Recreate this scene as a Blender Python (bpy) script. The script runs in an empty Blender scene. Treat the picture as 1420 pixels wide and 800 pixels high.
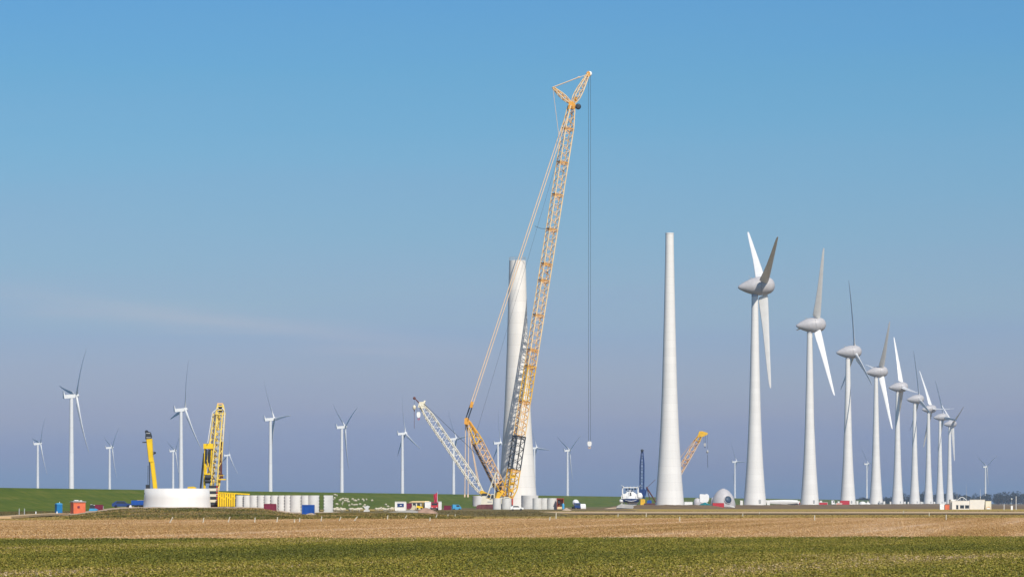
import bpy, math, random
import numpy as np
from mathutils import Vector, Matrix
R = math.radians
random.seed(7); rng = np.random.default_rng(7)
sc = bpy.context.scene
col = sc.collection
F, CX, HY, CAMZ = 4775.0, 710.0, 697.0, 2.6      # focal length in photo pixels, horizon row, eye height

def P(px, py, d):
    return Vector(((px-CX)/F*d, d, CAMZ+(HY-py)/F*d))
def GX(px, d): return (px-CX)/F*d

# ------------------------------------------------------------------ materials
def mat(name, c, rough=.6, var=0.0, scale=1.0, c2=None, metallic=0.0, detail=4, obj_space=True, spec=.4, bump=0):
    m = bpy.data.materials.new(name); m.use_nodes = True
    nt = m.node_tree; b = nt.nodes['Principled BSDF']
    b.inputs['Roughness'].default_value = rough
    b.inputs['Metallic'].default_value = metallic
    b.inputs['Specular IOR Level'].default_value = spec
    c = tuple(c)+(1,)
    if c2 is None and var: c2 = tuple(x*(1-var) for x in c[:3])
    if c2 is None:
        b.inputs['Base Color'].default_value = c
    else:
        tc = nt.nodes.new('ShaderNodeTexCoord' if obj_space else 'ShaderNodeNewGeometry')
        n = nt.nodes.new('ShaderNodeTexNoise'); n.inputs['Scale'].default_value = scale; n.inputs['Detail'].default_value = detail
        r = nt.nodes.new('ShaderNodeValToRGB')
        r.color_ramp.elements[0].position = .38; r.color_ramp.elements[1].position = .64
        r.color_ramp.elements[0].color = c; r.color_ramp.elements[1].color = tuple(c2)+(1,)
        nt.links.new(tc.outputs['Object' if obj_space else 'Position'], n.inputs['Vector'])
        nt.links.new(n.outputs['Fac'], r.inputs['Fac']); nt.links.new(r.outputs['Color'], b.inputs['Base Color'])
        if bump:
            bm = nt.nodes.new('ShaderNodeBump'); bm.inputs['Strength'].default_value = bump
            nt.links.new(n.outputs['Fac'], bm.inputs['Height']); nt.links.new(bm.outputs['Normal'], b.inputs['Normal'])
    return m

def mat_ground(name, stops, s1=(.02, .3), rot=0.0, s2=1.2, mixf=.5, rough=.95):
    """ground material: streaky noise along a direction plus fine noise, through a colour ramp"""
    m = bpy.data.materials.new(name); m.use_nodes = True
    nt = m.node_tree; b = nt.nodes['Principled BSDF']; b.inputs['Roughness'].default_value = rough
    b.inputs['Specular IOR Level'].default_value = .1
    g = nt.nodes.new('ShaderNodeNewGeometry')
    mp = nt.nodes.new('ShaderNodeMapping'); mp.inputs['Rotation'].default_value = (0, 0, rot)
    mp.inputs['Scale'].default_value = (s1[0], s1[1], .2); mp.vector_type = 'POINT'
    vr = nt.nodes.new('ShaderNodeVectorRotate'); vr.rotation_type = 'Z_AXIS'; vr.inputs['Angle'].default_value = rot
    mp.inputs['Rotation'].default_value = (0, 0, 0)
    n1 = nt.nodes.new('ShaderNodeTexNoise'); n1.inputs['Scale'].default_value = 1; n1.inputs['Detail'].default_value = 4
    n2 = nt.nodes.new('ShaderNodeTexNoise'); n2.inputs['Scale'].default_value = s2; n2.inputs['Detail'].default_value = 5
    mx = nt.nodes.new('ShaderNodeMix'); mx.inputs[0].default_value = mixf
    r = nt.nodes.new('ShaderNodeValToRGB')
    el = r.color_ramp.elements
    el[0].position, el[1].position = stops[0][0], stops[-1][0]
    el[0].color, el[1].color = stops[0][1]+(1,), stops[-1][1]+(1,)
    for p, c in stops[1:-1]: el.new(p).color = c+(1,)
    L = nt.links.new
    L(g.outputs['Position'], vr.inputs['Vector']); L(vr.outputs[0], mp.inputs['Vector']); L(mp.outputs[0], n1.inputs['Vector'])
    L(g.outputs['Position'], n2.inputs['Vector'])
    L(n1.outputs['Fac'], mx.inputs[2]); L(n2.outputs['Fac'], mx.inputs[3]); L(mx.outputs[0], r.inputs['Fac'])
    L(r.outputs['Color'], b.inputs['Base Color'])
    return m

def mat_plant(name, stops, rough=.7, patch=None):
    """plants: tone attribute of each tuft plus a large patch noise drive the hue"""
    m = bpy.data.materials.new(name); m.use_nodes = True
    nt = m.node_tree; b = nt.nodes['Principled BSDF']; b.inputs['Roughness'].default_value = rough
    b.inputs['Specular IOR Level'].default_value = .15
    at = nt.nodes.new('ShaderNodeAttribute'); at.attribute_name = 'tone'
    r = nt.nodes.new('ShaderNodeValToRGB'); el = r.color_ramp.elements
    el[0].position, el[1].position = stops[0][0], stops[-1][0]
    el[0].color, el[1].color = stops[0][1]+(1,), stops[-1][1]+(1,)
    for p, c in stops[1:-1]: el.new(p).color = c+(1,)
    L = nt.links.new
    if patch:
        g = nt.nodes.new('ShaderNodeNewGeometry')
        vr = nt.nodes.new('ShaderNodeVectorRotate'); vr.rotation_type = 'Z_AXIS'; vr.inputs['Angle'].default_value = patch[3]
        mp = nt.nodes.new('ShaderNodeMapping'); mp.inputs['Scale'].default_value = (patch[0], patch[1], 0)
        n = nt.nodes.new('ShaderNodeTexNoise'); n.inputs['Scale'].default_value = 1; n.inputs['Detail'].default_value = 3
        ma = nt.nodes.new('ShaderNodeMath'); ma.operation = 'SUBTRACT'; ma.inputs[1].default_value = .5
        mm = nt.nodes.new('ShaderNodeMath'); mm.operation = 'MULTIPLY_ADD'; mm.inputs[1].default_value = patch[2]
        L(g.outputs['Position'], vr.inputs['Vector']); L(vr.outputs[0], mp.inputs['Vector']); L(mp.outputs[0], n.inputs['Vector'])
        L(n.outputs['Fac'], ma.inputs[0]); L(ma.outputs[0], mm.inputs[0]); L(at.outputs['Fac'], mm.inputs[2])
        L(mm.outputs[0], r.inputs['Fac'])
    else:
        L(at.outputs['Fac'], r.inputs['Fac'])
    L(r.outputs['Color'], b.inputs['Base Color'])
    return m

def mat_tower(name, c, step, seam=.9):
    """painted concrete or steel rings: faint seams at ring height, weather streaks running down"""
    m = bpy.data.materials.new(name); m.use_nodes = True
    nt = m.node_tree; b = nt.nodes['Principled BSDF']; b.inputs['Roughness'].default_value = .55
    L = nt.links.new
    tc = nt.nodes.new('ShaderNodeTexCoord'); sp = nt.nodes.new('ShaderNodeSeparateXYZ'); L(tc.outputs['Object'], sp.inputs[0])
    d = nt.nodes.new('ShaderNodeMath'); d.operation = 'DIVIDE'; d.inputs[1].default_value = step; L(sp.outputs['Z'], d.inputs[0])
    fr = nt.nodes.new('ShaderNodeMath'); fr.operation = 'FRACT'; L(d.outputs[0], fr.inputs[0])
    lt = nt.nodes.new('ShaderNodeMath'); lt.operation = 'LESS_THAN'; lt.inputs[1].default_value = .05; L(fr.outputs[0], lt.inputs[0])
    fl = nt.nodes.new('ShaderNodeMath'); fl.operation = 'FLOOR'; L(d.outputs[0], fl.inputs[0])
    wn = nt.nodes.new('ShaderNodeTexWhiteNoise'); wn.noise_dimensions = '1D'; L(fl.outputs[0], wn.inputs['W'])
    mp = nt.nodes.new('ShaderNodeMapping'); mp.inputs['Scale'].default_value = (1.1, 1.1, .06); L(tc.outputs['Object'], mp.inputs['Vector'])
    n = nt.nodes.new('ShaderNodeTexNoise'); n.inputs['Scale'].default_value = 1; L(mp.outputs[0], n.inputs['Vector'])
    # value = 1 - .1*seam - .04*ringtone - .1*(noise)
    a1 = nt.nodes.new('ShaderNodeMath'); a1.operation = 'MULTIPLY_ADD'; a1.inputs[1].default_value = -(1-seam); a1.inputs[2].default_value = 1.0; L(lt.outputs[0], a1.inputs[0])
    a2 = nt.nodes.new('ShaderNodeMath'); a2.operation = 'MULTIPLY_ADD'; a2.inputs[1].default_value = -.045; L(wn.outputs['Value'], a2.inputs[0]); L(a1.outputs[0], a2.inputs[2])
    a3 = nt.nodes.new('ShaderNodeMath'); a3.operation = 'MULTIPLY_ADD'; a3.inputs[1].default_value = -.12; L(n.outputs['Fac'], a3.inputs[0]); L(a2.outputs[0], a3.inputs[2])
    vm = nt.nodes.new('ShaderNodeVectorMath'); vm.operation = 'SCALE'; vm.inputs[0].default_value = c
    L(a3.outputs[0], vm.inputs['Scale']); L(vm.outputs[0], b.inputs['Base Color'])
    return m

M = {}
M['tower'] = mat_tower('tower_concrete_paint', (.84, .815, .775), 3.8, .925)
M['tower_far'] = mat_tower('tower_steel_paint', (.80, .785, .76), 22, .95)
M['nacelle'] = mat('nacelle_grey_metal', (.53, .505, .505), .45, .12, .35)
M['blade'] = mat('blade_gelcoat', (.80, .79, .77), .4, .07, .2)
M['bladeroot'] = mat('blade_root_steel', (.62, .62, .62), .5)
M['render'] = mat('cream_render', (.80, .755, .69), .7, .08, .4)
M['white'] = mat('white_paint', (.82, .81, .78), .5, .1, .8)
M['bright'] = mat('bright_white_sheet', (.88, .88, .87), .6, .06, .8)
M['cream'] = mat('cream_paint', (.80, .74, .58), .5, .12, .6)
M['yellow'] = mat('crane_yellow', (.86, .50, .03), .45, .2, .7)
M['fyellow'] = mat('faded_crane_yellow', (.90, .68, .17), .5, .15, .6)
M['lyellow'] = mat('telescopic_boom_yellow', (.88, .58, .012), .4, .12, .5)
M['pale'] = mat('sun_bleached_yellow', (.92, .68, .36), .5, .15, .3)
M['orange'] = mat('connector_orange', (.80, .38, .05), .5, .2, .7)
M['salmon'] = mat('worn_orange_paint', (.80, .52, .28), .55, .25, .5)
M['pendant'] = mat('pendant_bar_paint', (.80, .60, .42), .5, .1, .5)
M['dark'] = mat('dark_steel', (.035, .04, .05), .5, .3, .8)
M['blueblack'] = mat('dark_blue_steel', (.05, .085, .14), .5, .3, .8)
M['rope'] = mat('wire_rope', (.045, .06, .085), .6)
M['rubber'] = mat('rubber', (.02, .02, .02), .8)
M['glass'] = mat('dark_window_glass', (.03, .04, .05), .12, spec=.6)
M['blue'] = mat('blue_plastic', (.012, .18, .44), .45, .15, 1)
M['navy'] = mat('navy_paint', (.015, .05, .20), .45, .2, 1)
M['cobalt'] = mat('cobalt_paint', (.012, .085, .38), .45, .2, 1)
M['skyblue'] = mat('light_blue_paint', (.06, .34, .62), .45, .15, 1)
M['cred'] = mat('container_coral', (.72, .16, .065), .55, .15, .8)
M['maroon'] = mat('container_maroon', (.20, .015, .045), .55, .2, .8)
M['flagred'] = mat('flag_cloth', (.48, .03, .07), .8, .15, 1)
M['red'] = mat('red_paint', (.56, .035, .05), .5, .15, 1)
M['doorred'] = mat('door_red', (.58, .12, .09), .5, .1, 1)
M['teal'] = mat('teal_tarpaulin', (.012, .20, .22), .6, .25, .8)
M['concrete'] = mat('pale_concrete', (.68, .665, .635), .8, .16, .5, bump=.05)
M['concdark'] = mat('concrete_inner_face', (.42, .42, .42), .85, .2, .5)
M['grey'] = mat('grey_paint', (.42, .43, .43), .6, .15, .8)
M['sand'] = mat('sand', (.56, .43, .30), .95, .25, .5, bump=.3)
M['earth'] = mat('reddish_earth', (.50, .31, .21), .95, .3, .5, bump=.3)
M['slab'] = mat('road_plate_grey', (.50, .48, .45), .8, .2, .4)
M['wood'] = mat('weathered_wood', (.62, .57, .45), .85, .2, 2)
M['wool'] = mat('sheep_wool', (.62, .55, .41), .95, .15, 4)
M['sheepface'] = mat('sheep_face', (.50, .45, .36), .9)
M['brownsteel'] = mat('rusty_brown_steel', (.14, .05, .04), .6, .3, .8)
M['trackred'] = mat('crawler_dark_red', (.19, .055, .06), .7, .35, .8)

# ------------------------------------------------------------------ mesh builder
class MB:
    def __init__(s, o=(0, 0, 0)):
        s.v = []; s.f = []; s.mi = []; s.sm = []; s.o = Vector(o); s.cur = 0
    def add(s, vs, fs, smooth=False):
        k = len(s.v); s.v += [Vector(v)-s.o for v in vs]
        for f in fs:
            s.f.append([i+k for i in f]); s.mi.append(s.cur); s.sm.append(smooth)
        return s
    def box(s, c, size, rz=0.0, M4=None, taper=1.0):
        x, y, z = [q/2 for q in size]; c = Vector(c)
        vs = [Vector((sx*x*(taper if sz > 0 else 1), sy*y*(taper if sz > 0 else 1), sz*z)) for sz in (-1, 1) for sx, sy in ((-1, -1), (1, -1), (1, 1), (-1, 1))]
        rot = M4 if M4 is not None else Matrix.Rotation(rz, 3, 'Z')
        return s.add([rot @ v + c for v in vs], [(3, 2, 1, 0), (4, 5, 6, 7), (0, 1, 5, 4), (1, 2, 6, 5), (2, 3, 7, 6), (3, 0, 4, 7)])
    def tube(s, p0, p1, r, n=6, r1=None, caps=True):
        p0 = Vector(p0); p1 = Vector(p1); r1 = r if r1 is None else r1
        a = (p1-p0)
        if a.length < 1e-6: return s
        a.normalize(); b = a.orthogonal().normalized(); c = a.cross(b)
        vs = []
        for p, rr in ((p0, r), (p1, r1)):
            for i in range(n):
                t = 2*math.pi*i/n; vs.append(p+(b*math.cos(t)+c*math.sin(t))*rr)
        fs = [(i, (i+1) % n, n+(i+1) % n, n+i) for i in range(n)]
        s.add(vs, fs, n > 6)
        if caps:
            s.add(vs[:n], [tuple(reversed(range(n)))]); s.add(vs[n:], [tuple(range(n))])
        return s
    def lathe(s, prof, n=32, c=(0, 0, 0), axis='Z', M3=None, smooth=True, a0=0.0, a1=2*math.pi, caps=(True, True)):
        c = Vector(c); full = abs(a1-a0-2*math.pi) < 1e-6; vs = []; k = n if full else n+1
        for r, z in prof:
            for i in range(k):
                t = a0+(a1-a0)*i/n
                v = Vector((r*math.cos(t), r*math.sin(t), z))
                if axis == 'X': v = Vector((z, r*math.cos(t), r*math.sin(t)))
                if axis == 'Y': v = Vector((r*math.sin(t), z, r*math.cos(t)))
                if M3 is not None: v = M3 @ v
                vs.append(v+c)
        fs = []
        for j in range(len(prof)-1):
            for i in range(n):
                i2 = (i+1) % k
                fs.append((j*k+i, j*k+i2, (j+1)*k+i2, (j+1)*k+i))
        s.add(vs, fs, smooth)
        if full:
            if caps[0] and prof[0][0] > 1e-4: s.add(vs[:k], [tuple(reversed(range(k)))])
            if caps[1] and prof[-1][0] > 1e-4: s.add(vs[-k:], [tuple(range(k))])
        return s
    def prism(s, poly, y0, y1, c=(0, 0, 0), rz=0.0):
        """side outline in x,z extruded across y"""
        c = Vector(c); rot = Matrix.Rotation(rz, 3, 'Z'); n = len(poly)
        vs = [rot @ Vector((x, y, z)) + c for y in (y0, y1) for x, z in poly]
        s.add(vs, [tuple(range(n)), tuple(reversed(range(n, 2*n)))]+[(i+n, (i+1) % n+n, (i+1) % n, i) for i in range(n)])
        return s
    def lattice(s, p0, p1, st, side, nb, rc=.16, rd=.085, mats=(0, 0), cap=True):
        """four-chord lattice boom; st = [(t, width_b, width_c)]"""
        p0 = Vector(p0); p1 = Vector(p1); a = (p1-p0).normalized(); side = Vector(side)
        b = (side-a*side.dot(a)).normalized(); c = a.cross(b)
        def wid(t):
            for (t0, b0, c0), (t1, b1, c1) in zip(st, st[1:]):
                if t <= t1+1e-9:
                    u = (t-t0)/max(t1-t0, 1e-9); return b0+(b1-b0)*u, c0+(c1-c0)*u
            return st[-1][1:]
        fr = []
        for i in range(nb+1):
            t = i/nb; wb, wc = wid(t); p = p0.lerp(p1, t)
            fr.append([p+b*wb/2*x+c*wc/2*y for x, y in ((-1, -1), (1, -1), (1, 1), (-1, 1))])
        for i in range(nb):
            for k in range(4):
                k2 = (k+1) % 4
                s.cur = mats[0]; s.tube(fr[i][k], fr[i+1][k], rc, 6, caps=False)
                s.cur = mats[1]
                if (i+k) % 2: s.tube(fr[i][k], fr[i+1][k2], rd, 4, caps=False)
                else: s.tube(fr[i][k2], fr[i+1][k], rd, 4, caps=False)
        for i in (0, nb) if cap else ():
            for k in range(4): s.tube(fr[i][k], fr[i][(k+1) % 4], rd*1.3, 4)
        return s
    def build(s, name, mats, parent=None, loc=(0, 0, 0), rot=None):
        me = bpy.data.meshes.new(name)
        me.from_pydata([tuple(v) for v in s.v], [], s.f)
        if not isinstance(mats, (list, tuple)): mats = [mats]
        for m in mats: me.materials.append(M[m] if isinstance(m, str) else m)
        me.polygons.foreach_set('material_index', s.mi); me.polygons.foreach_set('use_smooth', s.sm)
        me.update()
        o = bpy.data.objects.new(name, me); col.objects.link(o); o.location = loc
        if rot is not None: o.rotation_euler = rot
        if parent is not None: o.parent = parent
        return o

def tag(o, label=None, cat=None, group=None, kind=None):
    if label: o['label'] = label
    if cat: o['category'] = cat
    if group: o['group'] = group
    if kind: o['kind'] = kind
    return o
def empty(name, loc, label, cat, group=None, rz=0.0):
    o = bpy.data.objects.new(name, None); col.objects.link(o); o.location = loc; o.rotation_euler.z = rz
    o.empty_display_size = .5
    return tag(o, label, cat, group)
def copy_tree(o, parent=None):
    c = o.copy(); col.objects.link(c); c.parent = parent
    for ch in list(o.children): copy_tree(ch, c)
    return c
def kid(o, name): return [c for c in o.children if c.name.split('.')[0] == name]

# ------------------------------------------------------------------ world, sun, camera
SUN_EL, SUN_AZ = R(42), R(158)         # azimuth clockwise from +Y (view direction): behind the camera, to the right
w = bpy.data.worlds.new('World'); sc.world = w; w.use_nodes = True
nt = w.node_tree; bg = nt.nodes['Background']; L = nt.links.new
sky = nt.nodes.new('ShaderNodeTexSky'); sky.sky_type = 'NISHITA'; sky.sun_disc = False
sky.sun_elevation = SUN_EL; sky.sun_rotation = SUN_AZ
sky.altitude = 0; sky.air_density = 1.0; sky.dust_density = .6; sky.ozone_density = 2.5
SKY_STR = .10
tc = nt.nodes.new('ShaderNodeTexCoord'); sp = nt.nodes.new('ShaderNodeSeparateXYZ'); L(tc.outputs['Generated'], sp.inputs[0])
# a low bank of bluish winter haze colours the sky close to the horizon
ramp = nt.nodes.new('ShaderNodeValToRGB'); el = ramp.color_ramp.elements
SKY_STOPS = [(0.0, (0.266, 0.384, 0.807)), (0.029, (0.266, 0.384, 0.807)), (0.087, (0.324, 0.371, 0.749)), (0.165, (0.42, 0.43, 0.71)), (0.23, (0.443, 0.465, 0.695)), (0.308, (0.412, 0.473, 0.706)), (0.386, (0.431, 0.511, 0.688)), (0.516, (0.394, 0.538, 0.691)), (0.646, (0.357, 0.561, 0.71)), (0.776, (0.308, 0.565, 0.721)), (0.906, (0.279, 0.554, 0.763))]
el[0].position, el[0].color = SKY_STOPS[0][0], SKY_STOPS[0][1]+(1,)
el[1].position, el[1].color = SKY_STOPS[-1][0], SKY_STOPS[-1][1]+(1,)
for p, c in SKY_STOPS[1:-1]: el.new(p).color = c+(1,)
mr = nt.nodes.new('ShaderNodeMapRange'); mr.inputs['From Min'].default_value = 0; mr.inputs['From Max'].default_value = .16
L(sp.outputs['Z'], mr.inputs['Value'])
# faint thin cirrus
mp = nt.nodes.new('ShaderNodeMapping'); mp.inputs['Scale'].default_value = (5, 5, 60); mp.inputs['Rotation'].default_value = (R(1.2), R(2.5), 0)
L(tc.outputs['Generated'], mp.inputs['Vector'])
cn = nt.nodes.new('ShaderNodeTexNoise'); cn.inputs['Scale'].default_value = 1.0; cn.inputs['Detail'].default_value = 5; cn.inputs['Roughness'].default_value = .45; L(mp.outputs[0], cn.inputs['Vector'])
cm = nt.nodes.new('ShaderNodeMath'); cm.operation = 'MULTIPLY_ADD'; cm.inputs[1].default_value = .16; cm.inputs[2].default_value = -.08; L(cn.outputs['Fac'], cm.inputs[0])
ca = nt.nodes.new('ShaderNodeMath'); ca.operation = 'ADD'; L(mr.outputs[0], ca.inputs[0]); L(cm.outputs[0], ca.inputs[1])
L(ca.outputs[0], ramp.inputs['Fac'])
def mth(op, a, b_=None, c_=None):
    n_ = nt.nodes.new('ShaderNodeMath'); n_.operation = op
    for i_, v_ in enumerate((a, b_, c_)):
        if v_ is None: continue
        if isinstance(v_, (int, float)): n_.inputs[i_].default_value = v_
        else: L(v_, n_.inputs[i_])
    return n_.outputs[0]
cmp_ = nt.nodes.new('ShaderNodeMapping'); cmp_.inputs['Scale'].default_value = (9, 9, 120); cmp_.inputs['Rotation'].default_value = (0, R(-6.6), 0); L(tc.outputs['Generated'], cmp_.inputs['Vector'])
cn2 = nt.nodes.new('ShaderNodeTexNoise'); cn2.inputs['Scale'].default_value = 1.6; cn2.inputs['Detail'].default_value = 6; cn2.inputs['Roughness'].default_value = .55; L(cmp_.outputs[0], cn2.inputs['Vector'])
lvl = mth('SUBTRACT', sp.outputs['Z'], mth('MULTIPLY_ADD', sp.outputs['X'], -.116, .0425))
lvl = mth('ADD', lvl, mth('MULTIPLY_ADD', cn2.outputs['Fac'], .010, -.005))
band = mth('POWER', 2.718, mth('MULTIPLY', mth('MULTIPLY', lvl, lvl), -1/(.0034**2)))
wx = mth('ADD', sp.outputs['X'], .085); win = mth('POWER', 2.718, mth('MULTIPLY', mth('MULTIPLY', wx, wx), -1/(.058**2)))
wisp = mth('MULTIPLY', mth('MULTIPLY', band, win), mth('MULTIPLY_ADD', cn2.outputs['Fac'], .9, .1))
mul = nt.nodes.new('ShaderNodeMix'); mul.data_type = 'RGBA'; mul.blend_type = 'MULTIPLY'; mul.inputs[0].default_value = 1
L(sky.outputs['Color'], mul.inputs[6]); L(ramp.outputs['Color'], mul.inputs[7])
wm = nt.nodes.new('ShaderNodeMix'); wm.data_type = 'RGBA'; L(mth('MULTIPLY', wisp, .42), wm.inputs[0]); wm.inputs[7].default_value = (5.2, 4.7, 4.9, 1); L(mul.outputs[2], wm.inputs[6])
L(wm.outputs[2], bg.inputs['Color']); bg.inputs['Strength'].default_value = SKY_STR

sd = bpy.data.lights.new('sun', 'SUN'); sd.energy = 3.7; sd.angle = R(.53); sd.color = (1, .93, .82)
so = bpy.data.objects.new('sun', sd); col.objects.link(so)
sdir = Vector((math.sin(SUN_AZ)*math.cos(SUN_EL), math.cos(SUN_AZ)*math.cos(SUN_EL), math.sin(SUN_EL)))
so.rotation_euler = sdir.to_track_quat('Z', 'Y').to_euler(); so.location = (60, -60, 80)

cam = bpy.data.cameras.new('camera'); co = bpy.data.objects.new('camera', cam); col.objects.link(co)
co.location = (0, 0, CAMZ); co.rotation_euler = (R(90), 0, 0)
cam.sensor_width = 36; cam.lens = F/1420*36; cam.shift_y = (HY-400)/1420; cam.clip_start = .5; cam.clip_end = 40000
sc.camera = co
sc.view_settings.view_transform = 'Standard'; sc.view_settings.look = 'None'; sc.view_settings.gamma = 1; sc.view_settings.use_curve_mapping = False
sc.view_settings.exposure = 0.3
sc.cycles.use_denoising = True
sc.cycles.max_bounces = 6; sc.cycles.volume_bounces = 0; sc.cycles.transparent_max_bounces = 8

# haze
HAZE = MB().box((0, 5850, 119), (10060, 12340, 240)).build('haze', [])
hm = bpy.data.materials.new('haze_air'); hm.use_nodes = True; hn = hm.node_tree
hn.nodes.remove(hn.nodes['Principled BSDF'])
pv = hn.nodes.new('ShaderNodeVolumePrincipled'); pv.inputs['Color'].default_value = (.62, .80, 1.0, 1); pv.inputs['Density'].default_value = 4.8e-5
pv.inputs['Anisotropy'].default_value = 0
hn.links.new(pv.outputs[0], hn.nodes['Material Output'].inputs['Volume']); HAZE.data.materials.append(hm)
tag(HAZE, kind='stuff'); HAZE.display_type = 'WIRE'

# ------------------------------------------------------------------ setting
def struct(o): return tag(o, kind='structure')
def sheet(name, pts, z, m):
    b = MB(); b.add([(x, y, z) for x, y in pts], [tuple(range(len(pts)))]); return struct(b.build(name, m))

DK0 = Vector((-169.0, 1137.0)); DKD = Vector((74.0, 464.0)).normalized(); DKN = Vector((DKD.y, -DKD.x))   # dike crest line, along, landward
DKP = [(-34, -.3), (-16, 4.0), (-2.5, 7.45), (-1.5, 7.6), (1.5, 7.6), (2.5, 7.45), (13, 3.5), (17, 3.2), (27, .25), (33, -.2)]
def dike_xy(s, u): q = DK0+DKD*s+DKN*u; return q.x, q.y
def dike_h(x, y):
    u = (Vector((x, y))-DK0).dot(DKN)
    for (u0, z0), (u1, z1) in zip(DKP, DKP[1:]):
        if u0 <= u <= u1: return z0+(z1-z0)*(u-u0)/(u1-u0)
    return -.05

M['base'] = mat_ground('rough_pasture', [(0.3, (0.101, 0.109, 0.023)), (0.5, (0.172, 0.148, 0.047)), (0.7, (0.234, 0.172, 0.07))], (.01, .05), .2, .3, .4)
M['cropsoil'] = mat_ground('crop_soil', [(0.3, (0.119, 0.123, 0.023)), (0.7, (0.239, 0.2, 0.057))], (.15, .15), 0, 1.5, .5)
M['stubble'] = mat_ground('stubble_ground', [(0.33, (0.346, 0.202, 0.072)), (0.46, (0.435, 0.261, 0.106)), (0.55, (0.48, 0.298, 0.137)), (0.66, (0.57, 0.402, 0.247))], (.004, .16), -1.405, .25, .25)
M['verge'] = mat_ground('dry_verge', [(0.3, (0.3, 0.226, 0.048)), (0.5, (0.43, 0.298, 0.076)), (0.7, (0.52, 0.346, 0.112))], (.02, .2), .05, .4, .5)
M['ditchm'] = mat_ground('ditch_weeds', [(0.3, (0.075, 0.053, 0.022)), (0.7, (0.143, 0.098, 0.049))], (.05, .3), 0, .4, .5)
M['roadm'] = mat_ground('dusty_road', [(0.3, (0.51, 0.352, 0.185)), (0.7, (0.616, 0.44, 0.255))], (.02, .2), 0, .3, .5)
M['dirt'] = mat_ground('bare_dirt', [(0.3, (0.13, 0.085, 0.045)), (0.5, (0.207, 0.139, 0.071)), (0.7, (0.294, 0.206, 0.105))], (.04, .12), .1, .25, .5)
M['padm'] = mat_ground('weedy_bank', [(0.3, (0.085, 0.085, 0.021)), (0.5, (0.187, 0.14, 0.051)), (0.7, (0.272, 0.187, 0.085))], (.12, .12), 0, .6, .5)
M['padtop'] = mat_ground('sandy_work_floor', [(0.3, (0.425, 0.306, 0.196)), (0.7, (0.544, 0.408, 0.281))], (.1, .1), 0, .5, .5)
M['dikem'] = mat_ground('dike_grass', [(.30, (.052, .082, .007)), (.43, (.08, .115, .008)), (.52, (.098, .128, .010)), (.6, (.125, .142, .016)), (.72, (.175, .165, .04))], (.02, .45), -1.405, .22, .5)
M['waterm'] = mat('lake_water', (.03, .06, .09), .15, .2, .05)

sheet('ground', [(-5000, -300), (5000, -300), (5000, 12000), (-5000, 12000)], -.06, 'base')
def Yb(x): return 258+.20*x if abs(x) < 150 else 258+.2*math.copysign(150, x)     # crop / stubble edge
sheet('crop_field', [(-400, -200), (400, -200), (400, 288), (150, 288), (-150, 228), (-400, 228)], 0, 'cropsoil')
sheet('stubble_field', [(-400, 228.02), (-150, 228.02), (150, 288.02), (400, 288.02), (400, 600), (60, 600), (-20, 560), (-85, 510), (-400, 510)], 0, 'stubble')
sheet('grass_verge', [(-85, 510.02), (-20, 560.02), (60, 600.02), (400, 600.02), (400, 764), (14, 764), (8, 1036), (400, 1036.02), (400, 1455), (-60, 1455), (-85, 900)], -.004, 'verge')
sheet('weed_strip', [(-62, 668), (12, 668), (12, 1050), (4, 1080), (-62, 1090)], .004, 'padm')
sheet('ditch', [(14, 764.02), (400, 764.02), (400, 868), (12.4, 868)], 0, 'ditchm')
sheet('road', [(12.4, 868.02), (400, 868.02), (400, 1036), (8, 1036)], .006, 'roadm')
sheet('dirt_strip', [(20, 1455.02), (330, 1455.02), (800, 2700), (1100, 6000), (760, 6000), (230, 2700), (60, 1650)], .002, 'dirt')
b = MB(); n = len(DKP); S0, S1 = -560, 10900
vs = [(*dike_xy(s, u), z) for s in (S0, S1) for u, z in DKP]
b.add(vs, [(i, i+n, i+n+1, i+1) for i in range(n-1)])
struct(b.build('dike', 'dikem'))
wx0, wy0 = dike_xy(S0, -20); wx1, wy1 = dike_xy(S1, -20)
sheet('water', [(wx0, wy0), (wx1, wy1), (wx1-400, 11950), (-4950, 11950), (-4950, wy0)], 2.9, 'waterm')

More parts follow.
